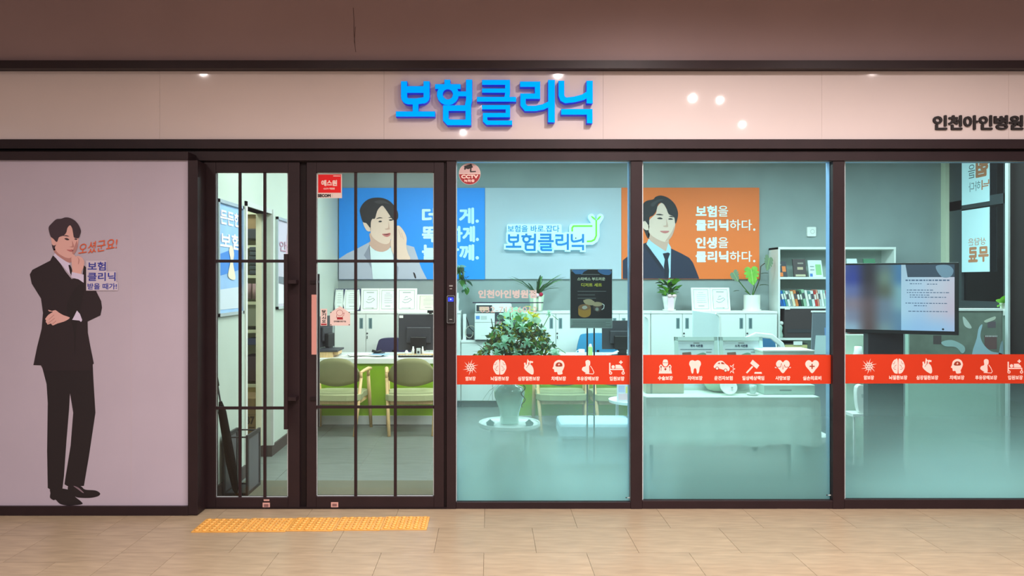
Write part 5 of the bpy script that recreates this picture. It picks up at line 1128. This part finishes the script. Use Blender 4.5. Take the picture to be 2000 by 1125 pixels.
# ---------------------------------------------------------------- window 2: cloth-covered table and what stands on it
t0, t1 = X(1262, 5.52), X(1600, 5.52); ty0, ty1, tzz = 5.52, 6.0, .74
t = thing('folding_table', 'long table under the white cloth behind the middle window', 'table', ((t0+t1)/2, 5.75, 0))
MB().box(t0+.01, ty0+.01, tzz-.03, t1-.01, ty1-.01, tzz-.004).go('tabletop', pale_m, t)
for x in (t0+.05, t1-.05):
    for y in (ty0+.05, ty1-.05): MB().tube([(x, y, 0), (x, y, tzz-.03)], .014, 8).go('leg', steel_m, t)
def tablecloth():
    vs, fs = [], []; nx, rows_ = 36, []
    def ring(z, out, wob):
        r = []; per = []
        for i in range(nx): per.append((t0+(t1-t0)*i/nx, ty0, 0, -1))
        for i in range(12): per.append((t1, ty0+(ty1-ty0)*i/12, 1, 0))
        for i in range(nx): per.append((t1-(t1-t0)*i/nx, ty1, 0, 1))
        for i in range(12): per.append((t0, ty1-(ty1-ty0)*i/12, -1, 0))
        for k, (x, y, nx_, ny_) in enumerate(per):
            o = out+wob*math.sin(k*1.15+.4*math.sin(k*.37)); r.append((x+nx_*o, y+ny_*o, z+(.010*math.sin(k*.5) if z < .5 else 0)))
        return r
    for z, o, wv in ((tzz, 0, 0), (tzz-.004, .006, 0), (tzz-.06, .012, .002), (tzz-.16, .018, .006), (tzz-.27, .024, .010), (.385, .03, .014)): rows_.append(ring(z, o, wv))
    n = len(rows_[0])
    for r in rows_: vs += r
    for i in range(len(rows_)-1):
        for j in range(n): fs.append((i*n+j, i*n+(j+1) % n, (i+1)*n+(j+1) % n, (i+1)*n+j))
    fs.append(tuple(range(n))); return MB().add(vs, fs)
tag(tablecloth().go('tablecloth', cloth_m, smooth=False), 'white cloth draped over the long table behind the middle window', 'tablecloth')
TT = tzz+.001
def gift(x0, x1, title, lb):
    dd = 5.86; t = thing('gift_sign', lb, 'sign', (X((x0+x1)/2, dd), dd, TT), 'framed gift signs on the covered table'); xx0, xx1 = X(x0, dd), X(x1, dd); h_ = Zz(658, dd)-TT
    f_ = Fr((xx0, dd, TT), (1, 0, 0), (0, .12, .99), (0, -.99, .12)); wd = xx1-xx0; fm = MB()
    for q in ((0, 0, wd, .02), (0, h_-.03, wd, h_), (0, 0, .028, h_), (wd-.028, 0, wd, h_)): fm.prism([(q[0], q[1]), (q[2], q[1]), (q[2], q[3]), (q[0], q[3])], f_, -.01, .008)
    fm.go('frame', M('sign_frame_grey', (196, 214, 208), .4), t); MB().prism([(.02, .015), (wd-.02, .015), (wd-.02, h_-.02), (.02, h_-.02)], f_, -.008, .0).go('sheet', M('sign_sheet', (206, 218, 222), .5), t)
    ft = Fr(f_(0, h_), f_.u, -f_.v, f_.n)
    txt('title', title, (wd*.36, .060, wd*.66, .082), ft, M('title_navy', (44, 60, 86), .6), t, .0018, .04); MB().flat([(wd*.44, .046), (wd*.58, .046), (wd*.58, .052), (wd*.44, .052)], ft, .0015).go('small_print', grey_ink, t)
    MB().flat([(.045, .098), (wd-.045, .098), (wd-.045, .102), (.045, .102)], ft, .0015).go('rule', M('title_navy', (0, 0, 0)), t)
    MB().flat([(.06, .125), (.13, .12), (.135, .17), (.06, .175)], ft, .0015).go('print_picture', M('gift_brown', (124, 92, 80), .6), t); MB().flat(sm([(.16, .15), (.22, .125), (.25, .14), (.2, .165)]), ft, .0015).go('print_picture', M('gift_green', (120, 150, 130), .6), t); MB().flat([(.25, .118), (wd-.05, .118), (wd-.05, .124), (.25, .124)], ft, .0015).go('small_print', grey_ink, t)
gift(1320, 1404.5, '계약 사은품', 'framed contract gift sign, left of the pair on the covered table'); gift(1408, 1493, '소개 사은품', 'framed referral gift sign, right of the pair on the covered table')
t = thing('gift_box', 'long white box with a grip slot at the table right end', 'box', (X(1545, 5.62), 5.7, TT))
MB().box(X(1492, 5.62), 5.62, TT, X(1592, 5.62), 5.9, Zz(752, 5.62)).go('tray', M('box_mint', (196, 220, 208), .6), t, bevel=.004); MB().box(X(1492, 5.7), 5.72, Zz(752, 5.62), X(1592, 5.7), 5.96, Zz(686, 5.72)).go('box', M('box_mint2', (206, 222, 214), .6), t, bevel=.004); MB().box(X(1491, 5.7), 5.71, Zz(687, 5.72), X(1593, 5.7), 5.97, Zz(684, 5.72)).go('lid', white2_m, t)
MB().pbox(1523, 761, 1546, 764, 5.618, 5.625).go('grip_slot', M('slot_grey', (140, 160, 154), .6), t)
t = thing('gift_box', 'low beige box at the left end of the covered table', 'box', (X(1300, 5.66), 5.7, TT))
MB().box(X(1262, 5.68), 5.68, TT, X(1336, 5.68), 5.85, Zz(744, 5.68)).go('box', M('box_beige', (204, 204, 178), .6), t, bevel=.004); MB().pbox(1271, 745, 1274, 769, 5.675, 5.68).go('band', M('box_band', (150, 160, 146), .6), t)
t = thing('glass_bowl', 'pale green glass bowl in the middle of the covered table', 'bowl', (X(1405, 5.8), 5.8, TT))
MB().lathe([(.06, 0), (.10, .02), (.14, .09), (.15, .14), (.143, .14), (.13, .09), (.09, .025), (0, .012)], (X(1405, 5.8), 5.8, TT), 28).go('bowl', M('bowl_green', (186, 214, 180), .2, coat=.5), t, True); MB().lathe([(0, .13), (.08, .15), (.13, .11)], (X(1432, 5.8), 5.8, TT), 18).go('contents', M('bowl_yellow', (220, 206, 130), .6), t)
t = thing('plate', 'white round plate lid leaning in front of the green bowl', 'plate', (X(1424, 5.6), 5.6, TT))
R_ = Matrix.Rotation(math.radians(58), 3, 'X'); pc = Vector((X(1424, 5.6), 5.62, TT+.055)); b0 = MB().lathe([(0, 0), (.05, .004), (.062, .012), (.066, .014), (.062, .016), (.05, .008), (0, .005)], (0, 0, 0), 28)
MB().add([pc+R_ @ v for v in b0.v], b0.f).go('dish', white2_m, t, True); b0 = MB().lathe([(0, .01), (.008, .014), (.008, .02), (0, .022)], (.022, -.008, 0), 10); MB().add([pc+R_ @ v for v in b0.v], b0.f).go('knob', pale_m, t, True)
t = thing('tea_light_dish', 'small white dish with a glass cup right of the leaning plate', 'dish', (X(1470, 5.6), 5.6, TT))
MB().lathe([(0, 0), (.035, 0), (.045, .014), (.04, .014), (.032, .005), (0, .005)], (X(1470, 5.6), 5.6, TT), 22).go('dish', white2_m, t, True); MB().lathe([(.022, .006), (.028, .07), (.025, .07), (.02, .012)], (X(1472, 5.62), 5.64, TT), 18).go('cup', M('cup_glass', (190, 216, 206), .15, coat=.5), t, True)
# storage unit beyond the table's right end (pale grey crate)
t = thing('crate', 'pale grey crate on the floor right of the covered table', 'crate', (X(1587, 5.9), 5.9, 0)); MB().box(X(1572, 5.9), 5.8, .0, X(1616, 5.9), 6.2, .36).go('body', M('crate_grey', (170, 190, 184), .7), t, bevel=.008); MB().box(X(1571, 5.9), 5.79, .33, X(1617, 5.9), 6.21, .38).go('rim', white2_m, t, bevel=.004)

# ---------------------------------------------------------------- bookshelf
bd = 9.47; bx0, bx1 = X(1520, bd), X(1750, bd)
t = thing('bookshelf', 'tall white open bookshelf at the right of the back wall', 'bookshelf', ((bx0+bx1)/2, 9.6, 0))
tz0 = Zz(482.5, bd)
for x in (bx0-.0, (bx0+bx1)/2-.012, bx1-.025): MB().box(x, bd, 0, x+.025, 9.79, tz0).go('side_panel', white_m, t, bevel=.002) if x != (bx0+bx1)/2-.012 else None
MB().box(bx0, bd-.002, tz0-.03, bx1, 9.79, tz0).go('top', white_m, t, bevel=.002); SH = []
for y in (541, 598.5, 660, 722, 775):
    z_ = Zz(y, bd); SH.append(z_); MB().box(bx0+.025, bd+.005, z_-.028, bx1-.025, 9.79, z_).go('shelf', white_m, t)
MB().box(bx0+.02, 9.775, 0, bx1-.02, 9.79, tz0).go('back_panel', M('shelf_back', (170, 184, 178), .6), t)
cols = [('blue', (30, 96, 176)), ('deep blue', (24, 110, 190)), ('sea green', (96, 160, 150)), ('white', (226, 228, 222)), ('grey', (150, 160, 160)), ('cream', (226, 216, 186)), ('orange', (224, 130, 70)), ('black', (40, 40, 44)), ('dark green', (50, 90, 70)), ('pale green', (150, 190, 160)), ('white', (232, 232, 228)), ('teal', (90, 140, 136)), ('white', (224, 228, 226)), ('red', (200, 60, 56)), ('salmon', (220, 140, 120)), ('pale grey', (200, 208, 206)), ('white', (230, 232, 230)), ('mint', (170, 204, 190)), ('rose', (206, 110, 120)), ('cream', (224, 220, 200)), ('charcoal', (60, 62, 68)), ('white', (228, 230, 226)), ('brown', (130, 96, 76)), ('blue', (70, 110, 170))]
ordn = ['first', 'second', 'third', 'fourth', 'fifth', 'sixth', 'seventh', 'eighth', 'ninth', 'tenth', 'eleventh', 'twelfth', 'thirteenth', 'fourteenth', 'fifteenth', 'sixteenth', 'seventeenth', 'eighteenth', 'nineteenth', 'twentieth', 'twenty-first', 'twenty-second', 'twenty-third', 'twenty-fourth']
xb = X(1528, bd)
for i, (cn, c_) in enumerate(cols):
    wd = random.uniform(.020, .036); hh = random.uniform(.19, .215); ln = .26*max(.25, 1-i/40)
    tt = thing('book', f'{cn} spined book, {ordn[i]} from the left in the leaning row on the bookshelf', 'book', (xb+wd/2, bd+.1, SH[1]), 'leaning books on the bookshelf')
    R_ = Matrix.Rotation(-ln, 3, 'Y'); o_ = Vector((xb, bd+.03, SH[1]+.001)); bm2 = MB().box(0, 0, 0, wd-.002, .15, hh)
    MB().add([o_+R_ @ v for v in bm2.v], bm2.f).go('cover', M('book_'+cn.replace(' ', '_')+str(i), c_, .6), tt)
    bl_ = MB().box(.002, -.0008, hh*.45, wd-.004, 0, hh*.8); MB().add([o_+R_ @ v for v in bl_.v], bl_.f).go('spine_label', M('book_label', (236, 232, 222), .6) if i % 3 else M('book_label_dark', (80, 80, 90), .6), tt)
    xb += wd/math.cos(ln)+.003
def display_book(x0, y0, x1, lb, cols_):
    tt = thing('display_book', lb, 'book', (X((x0+x1)/2, bd), bd+.1, SH[0])); h_ = Zz(y0, bd)-SH[0]; w_ = X(x1, bd)-X(x0, bd)
    f_ = Fr((X(x0, bd)+.0, bd+.06, SH[0]+.001), (w_, 0, 0), (0, .05, h_), (0, -1, .15)); MB().prism([(0, 0), (1, 0), (.98, 1), (-.02, 1)], f_, -.02, 0).go('cover', M('cover_'+lb[:9].replace(' ', '_'), cols_[0], .5), tt)
    for q, c_ in cols_[1]: MB().flat([(q[0], q[1]), (q[2], q[1]), (q[2], q[3]), (q[0], q[3])], f_, .0015).go('cover_print', M('cp_%d_%d_%d' % c_, c_, .5), tt)
display_book(1521, 510, 1542, 'black and orange book displayed at the left of the top shelf', ((46, 46, 56), [((.02, .03, .6, .28), (236, 120, 40)), ((.55, .33, .9, .68), (236, 124, 50)), ((.1, .75, .5, .8), (150, 150, 150))]))
display_book(1555, 505.5, 1580, 'dark brown book displayed in the middle of the top shelf', ((64, 52, 54), [((.12, .03, .9, .14), (190, 180, 150)), ((.3, .4, .75, .55), (190, 170, 140)), ((.35, .72, .8, .8), (150, 140, 130))]))
display_book(1585, 508, 1612, 'white and green book displayed right on the top shelf', ((214, 222, 220), [((.5, .12, .9, .75), (140, 196, 130)), ((.05, .02, .25, .2), (60, 110, 180)), ((.1, .4, .4, .44), (90, 110, 110)), ((.1, .6, .4, .64), (90, 110, 110))]))
display_book(1662, 505, 1682, 'white book with blue spot displayed above the television', ((220, 230, 232), [((.4, .2, .7, .6), (60, 90, 170))]))
display_book(1695, 505, 1718, 'green book displayed above the television', ((70, 130, 96), [((.3, .1, .8, .6), (200, 224, 210))]))
tt = thing('storage_case', 'large dark brown case filling the third bookshelf bay', 'case', (X(1570, bd), bd+.15, SH[2])); MB().box(X(1533, bd), bd+.01, SH[2]+.001, X(1612, bd), bd+.28, Zz(602, bd)).go('body', M('case_brown', (66, 56, 58), .5), tt, bevel=.004); MB().box(X(1538, bd), bd+.006, Zz(650, bd), X(1606, bd), bd+.012, Zz(643, bd)).go('handle_strip', dark_m, tt)
tag(MB().pbox(1533, 600.5, 1543, 604.5, bd-.004, bd+.0).go('shelf_label', white2_m), 'small white label on the bookshelf edge below the books', 'label')
tt = thing('figurine', 'small pale figurine beside the dark brown case', 'figurine', (X(1527, bd), bd+.06, SH[2])); MB().lathe([(.035, 0), (.04, .03), (.025, .08), (.035, .13), (.02, .17), (0, .18)], (X(1527, bd), bd+.06, SH[2]), 14).go('body', M('figurine_mint', (176, 204, 190), .4), tt, True); MB().sphere((X(1529, bd), bd+.05, SH[2]+.185), .028).go('head', white2_m, tt, True)
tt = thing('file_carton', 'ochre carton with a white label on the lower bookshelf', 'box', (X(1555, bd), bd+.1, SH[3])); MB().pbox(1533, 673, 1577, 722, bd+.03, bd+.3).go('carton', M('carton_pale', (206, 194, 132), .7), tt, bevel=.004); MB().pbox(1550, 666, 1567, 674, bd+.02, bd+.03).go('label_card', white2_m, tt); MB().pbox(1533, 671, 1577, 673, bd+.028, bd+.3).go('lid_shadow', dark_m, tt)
# folding board between bookshelf and middle mullion
tt = thing('easel_board', 'grey folding board standing by the bookshelf, cut by the mullion', 'board', (X(1615, 7.2), 7.2, 0)); f_ = fr(7.2)
MB().prism([(1588, 609), (1650, 609), (1656, 870), (1578, 870)], f_, -.02, 0).go('board', M('board_grey', (112, 118, 128), .45), tt); MB().prism([(1586, 607), (1652, 607), (1652, 610), (1586, 610)], f_, -.025, .006).go('top_rail', white2_m, tt)
MB().prism([(1593, 655), (1614, 655), (1614, 692), (1590, 692)], f_, .001, .004).go('notice', M('notice_pale', (190, 206, 210), .5), tt); MB().prism([(1610, 640), (1640, 640), (1640, 690), (1612, 690)], f_, .001, .003).go('notice', M('notice_blue', (120, 150, 200), .5), tt)
for x0, x1 in ((1578, 1574), (1656, 1661)): MB().tube([P(x0, 869, 7.2), Vector((X(x1, 7.2), 7.2, 0))], .012, 6).go('leg', steel_m, tt)

# ---------------------------------------------------------------- television and its stand
tl, tr_ = Vector((X(1630, 6.15), 6.15, 0)), Vector((X(1873, 5.80), 5.80, 0)); u = tr_-tl; TW = u.length; u.normalize(); nrm = Vector((u.y, -u.x, 0))
zt, zb = Zz(512.5, 5.80), Zz(655, 5.80); TH = zt-zb
t = thing('television', 'wide television showing a bright page behind the right window', 'television', (tl.x+u.x*TW/2, tl.y+u.y*TW/2, zb)); f_ = Fr(tl+Vector((0, 0, zt)), u, (0, 0, -1), nrm)
MB().prism([(0, 0), (TW, 0), (TW, TH), (0, TH)], f_, -.05, 0).go('bezel', black_m, t, bevel=.004)
def grid_screen(name, u0, v0, u1, v1, cols_, strength, h=.0015):
    ny, nx = len(cols_), len(cols_[0]); k = 6; vs, fs, cs = [], [], []
    NX, NY = (nx-1)*k, (ny-1)*k
    for j in range(NY+1):
        for i in range(NX+1):
            a, b = min(i//k, nx-2), min(j//k, ny-2); fu, fv = i/k-a, j/k-b; fu = fu*fu*(3-2*fu); fv = fv*fv*(3-2*fv)
            c = [(cols_[b][a][q]*(1-fu)+cols_[b][a+1][q]*fu)*(1-fv)+(cols_[b+1][a][q]*(1-fu)+cols_[b+1][a+1][q]*fu)*fv for q in range(3)]
            vs.append(f_(u0+(u1-u0)*i/NX, v0+(v1-v0)*j/NY, h)); cs.append(lin(c)+(1,))
    for j in range(NY):
        for i in range(NX): a = j*(NX+1)+i; fs.append((a, a+1, a+NX+2, a+NX+1))
    m = bpy.data.materials.new(name+'_glow'); m.use_nodes = True; N = m.node_tree.nodes; bs_ = N['Principled BSDF']; at = N.new('ShaderNodeVertexColor'); at.layer_name = 'picture'
    bs_.inputs['Base Color'].default_value = (.01, .01, .012, 1); bs_.inputs['Roughness'].default_value = .15
    m.node_tree.links.new(at.outputs[0], bs_.inputs['Emission Color']); bs_.inputs['Emission Strength'].default_value = strength
    o = MB().add(vs, fs).go(name, m, t); ca = o.data.color_attributes.new('picture', 'FLOAT_COLOR', 'POINT')
    for i, c in enumerate(cs): ca.data[i].color = c
    return o
s_l, s_r = .02, TW-.03; half = TW*.55
grid_screen('blurred_picture', s_l, .015, half, TH-.03, [[(120, 130, 170), (70, 76, 150), (60, 52, 60), (110, 124, 130), (90, 140, 180)], [(100, 104, 160), (66, 74, 160), (64, 52, 58), (130, 146, 130), (90, 136, 180)], [(140, 150, 190), (120, 122, 176), (84, 70, 80), (110, 112, 96), (150, 190, 200)], [(150, 140, 160), (160, 136, 150), (120, 92, 96), (130, 140, 156), (150, 186, 194)], [(176, 184, 206), (150, 146, 170), (116, 90, 90), (124, 140, 158), (116, 150, 176)], [(180, 200, 216), (176, 196, 216), (110, 84, 84), (140, 160, 164), (110, 144, 176)]], .9)
grid_screen('page_picture', half, .015, s_r, TH-.03, [[(186, 200, 214), (194, 204, 218), (206, 208, 222), (210, 208, 222)], [(190, 206, 222), (200, 208, 226), (214, 204, 216), (222, 196, 208)], [(190, 210, 228), (188, 202, 226), (212, 196, 210), (220, 186, 200)], [(166, 198, 228), (164, 192, 228), (168, 194, 228), (186, 192, 222)]], 1.1)
MB().flat([(half+.03, .015), (s_r, .015), (s_r, .115), (half+.045, .115)], f_, .0025).go('picture_strip', M('screen_dark', (60, 66, 80), .3, emit=.5), t); MB().flat(sm([(half+.24, .03), (half+.32, .02), (half+.36, .06), (half+.34, .112), (half+.28, .112)], 4), f_, .003).go('picture_figure', M('screen_mid', (110, 124, 140), .3, emit=.6), t)
sl = MB()
for i, (a, b, y) in enumerate(((.03, .33, .135), (.06, .14, .165), (.18, .25, .168), (.04, .22, .215), (.04, .33, .235), (.06, .2, .255), (.06, .30, .272), (.03, .3, .32), (.09, .18, .34), (.05, .32, .385))):
    x_ = half+a; hh = .010 if i == 0 else .006
    while x_ < min(half+b, s_r-.02): wl_ = random.uniform(.008, .024); sl.flat([(x_, y), (x_+wl_, y), (x_+wl_, y+hh), (x_, y+hh)], f_, .0028); x_ += wl_+.006
sl.go('page_text', M('screen_text', (70, 84, 110), .3, emit=.5), t); MB().flat(circ(half+.29, TH-.045, .008, 12), f_, .003).go('pointer_dot', black_m, t)
cxs = X(1738, 6.06)
t = thing('television_stand', 'dark upright column stand below the television', 'stand', (cxs, 6.12, 0))
MB().box(X(1703, 6.0), 6.06, .03, X(1773, 6.0), 6.14, Zz(640, 6.06)).go('column', M('column_dark', (48, 44, 50), .4), t, bevel=.004); MB().box(X(1680, 6.0), 5.92, 0, X(1796, 6.0), 6.34, .03).go('base', M('column_dark', (0, 0, 0)), t, bevel=.004)
MB().pbox(1660, 645, 1698, 652, 6.2, 6.25).go('red_shelf', M('shelf_red', (150, 60, 66), .5), t)
# small clutter left of the stand
t = thing('signpost', 'white upright stand with bottle shapes below the television left end', 'stand', (X(1680, 6.7), 6.7, 0))
MB().box(X(1654, 6.7), 6.72, 0, X(1701, 6.7), 6.76, Zz(654, 6.7)).go('board', M('stand_pale', (206, 226, 206), .6), t, bevel=.004); MB().lathe([(.05, 0), (.055, .1), (.035, .15), (.03, .2), (0, .2)], (X(1676, 6.65), 6.65, Zz(720, 6.65)), 14).go('bottle', white2_m, t, True); MB().box(X(1660, 6.65), 6.58, Zz(724, 6.65), X(1697, 6.65), 6.72, Zz(720, 6.65)).go('shelf', white2_m, t)
t = thing('panel_heater', 'white handheld-shaped appliance on a rack below the television', 'appliance', P(1686, 812, 6.5)); g = fr(6.5)
MB().prism(sm([(1674, 757), (1692, 757), (1697, 800), (1678, 804)], 4), g, -.06, 0).go('body', white2_m, t, bevel=.01); MB().prism([(1682, 770), (1691, 769), (1692, 776), (1683, 777)], g, .001, .002).go('label', pale_m, t)
MB().prism([(1664, 808), (1703, 808), (1703, 814), (1664, 814)], g, -.15, .02).go('rack_shelf', white2_m, t); MB().tube([P(1668, 812, 6.5), Vector((X(1668, 6.5), 6.5, 0))], .01, 6).go('rack_leg', white2_m, t); MB().tube([P(1700, 812, 6.5), Vector((X(1700, 6.5), 6.5, 0))], .01, 6).go('rack_leg', white2_m, t)

# ---------------------------------------------------------------- display board, post, plant, hanging window posters
bd2 = 6.6; g = fr(bd2)
t = thing('display_board', 'low board with a grey-green print of pale curved shapes beside television', 'board', (X(1880, bd2), bd2, 0))
yb = 550+1.6*F/bd2
MB().prism([(1774, 606), (1964, 606), (1964, yb), (1774, yb)], g, -.05, 0).go('body', M('board_frost', (168, 196, 180), .5), t); MB().prism([(1772, 602.5), (1967, 602.5), (1967, 607), (1772, 607)], g, -.06, .012).go('top_rail', white2_m, t)
MB().prism([(1776, 608), (1957, 608), (1957, 725), (1776, 725)], g, .0005, .004).go('print_sheet', M('print_grey_green', (120, 130, 118), .5, noise=.15, nscale=8), t)
for pts, c_ in (([(1880, 618), (1890, 628), (1897, 640), (1890, 641), (1882, 634)], (206, 214, 206)), ([(1907, 660), (1911, 640), (1918, 634), (1914, 655), (1920, 672), (1935, 686), (1955, 690), (1955, 700), (1900, 700)], (178, 206, 220)), ([(1838, 668), (1858, 664), (1880, 674), (1884, 684), (1878, 690), (1866, 678), (1845, 676)], (170, 196, 196)), ([(1922, 626), (1942, 618), (1942, 624), (1926, 630)], (210, 214, 196)), ([(1950, 690), (1954, 670), (1958, 668), (1958, 700), (1948, 702)], (160, 190, 200))):
    MB().flat(sm(pts, 4), g, .006).go('print_shape', M('curve_%d' % c_[0], c_, .5), t)
for q in ((1822, 655, 1838, 672, (86, 76, 76)), (1922, 655, 1946, 682, (120, 88, 88)), (1928, 628, 1944, 640, (110, 96, 104))): MB().flat([(q[0], q[1]), (q[2], q[1]), (q[2], q[3]), (q[0], q[3])], g, .005).go('print_field', M('pf_%d' % q[0], q[4], .5), t)
for x in range(1924, 1946, 3): MB().flat([(x, 655), (x+1.4, 655), (x+1.4, 658), (x, 658)], g, .007).go('print_mark', printw, t)
struct(MB().box(X(1964.5, 6.45), 6.42, 0, X(1968.3, 6.45), 6.46, 3.25), 'trim_5', pale_m)
MB().box(X(1957.5, bd2), bd2-.06, Zz(616, bd2), X(1965, bd2), bd2-.01, Zz(603, bd2)).go('bracket', white2_m, t)
t = thing('potted_sprout', 'bright green leafy sprout in a pot on the display board top', 'plant', P(1960, 602.5, bd2+.02)); b = W[t.name]
MB().lathe([(.025, 0), (.032, .05), (.028, .05)], b, 14).go('pot', pot_m, t)
for i, (dx, dz, L_) in enumerate(((-.6, .5, .11), (.4, .7, .10), (-.2, 1, .09), (-.9, -.1, .08))): leaf(t, 'broad', leafl_m, (b.x, b.y, b.z+.04), (dx, -.3, dz), L_, .3)
def hang_poster(y0, y1, z0, z1, lines, lb):
    t = thing('window_poster', lb, 'poster', (GX-.02, (y0+y1)/2, z0)); f_ = Fr((GX-.012, y1, z1), (0, -1, 0), (0, 0, -1), (-1, 0, 0))
    pm = M('poster_backlit', (206, 240, 246), .6, emit=.35); MB().prism([(0, 0), (y1-y0, 0), (y1-y0, z1-z0), (0, z1-z0)], f_, 0, .004).go('sheet', pm, t)  # sheet emission stands in for light coming through from behind
    for s, bx, m_, bo in lines: txt('mirrored_lettering', s, bx, f_, m_, t, .006, bo, mirror=True)
og = M('grey_ink_back', (120, 150, 156), .6); oo = M('orange_ink_back', (226, 150, 110), .6)
W_ = .52
hang_poster(9.42-W_, 9.42, 2.57, 3.22, [('험', (.27, .14, .52, .34), oo, .06), ('을', (.13, .16, .26, .33), og, .0), ('닉', (.38, .38, .52, .50), oo, .02), ('하다', (.14, .38, .36, .50), og, .0)], 'mirrored pale poster high on the side window')
hang_poster(9.42-W_, 9.42, 1.72, 2.50, [('상담은', (.13, .36, .46, .45), oo, .0), ('무', (.32, .47, .51, .66), oo, .05), ('료', (.13, .47, .31, .66), oo, .05)], 'mirrored pale poster below the dark transom of the side window')

fill_texts()
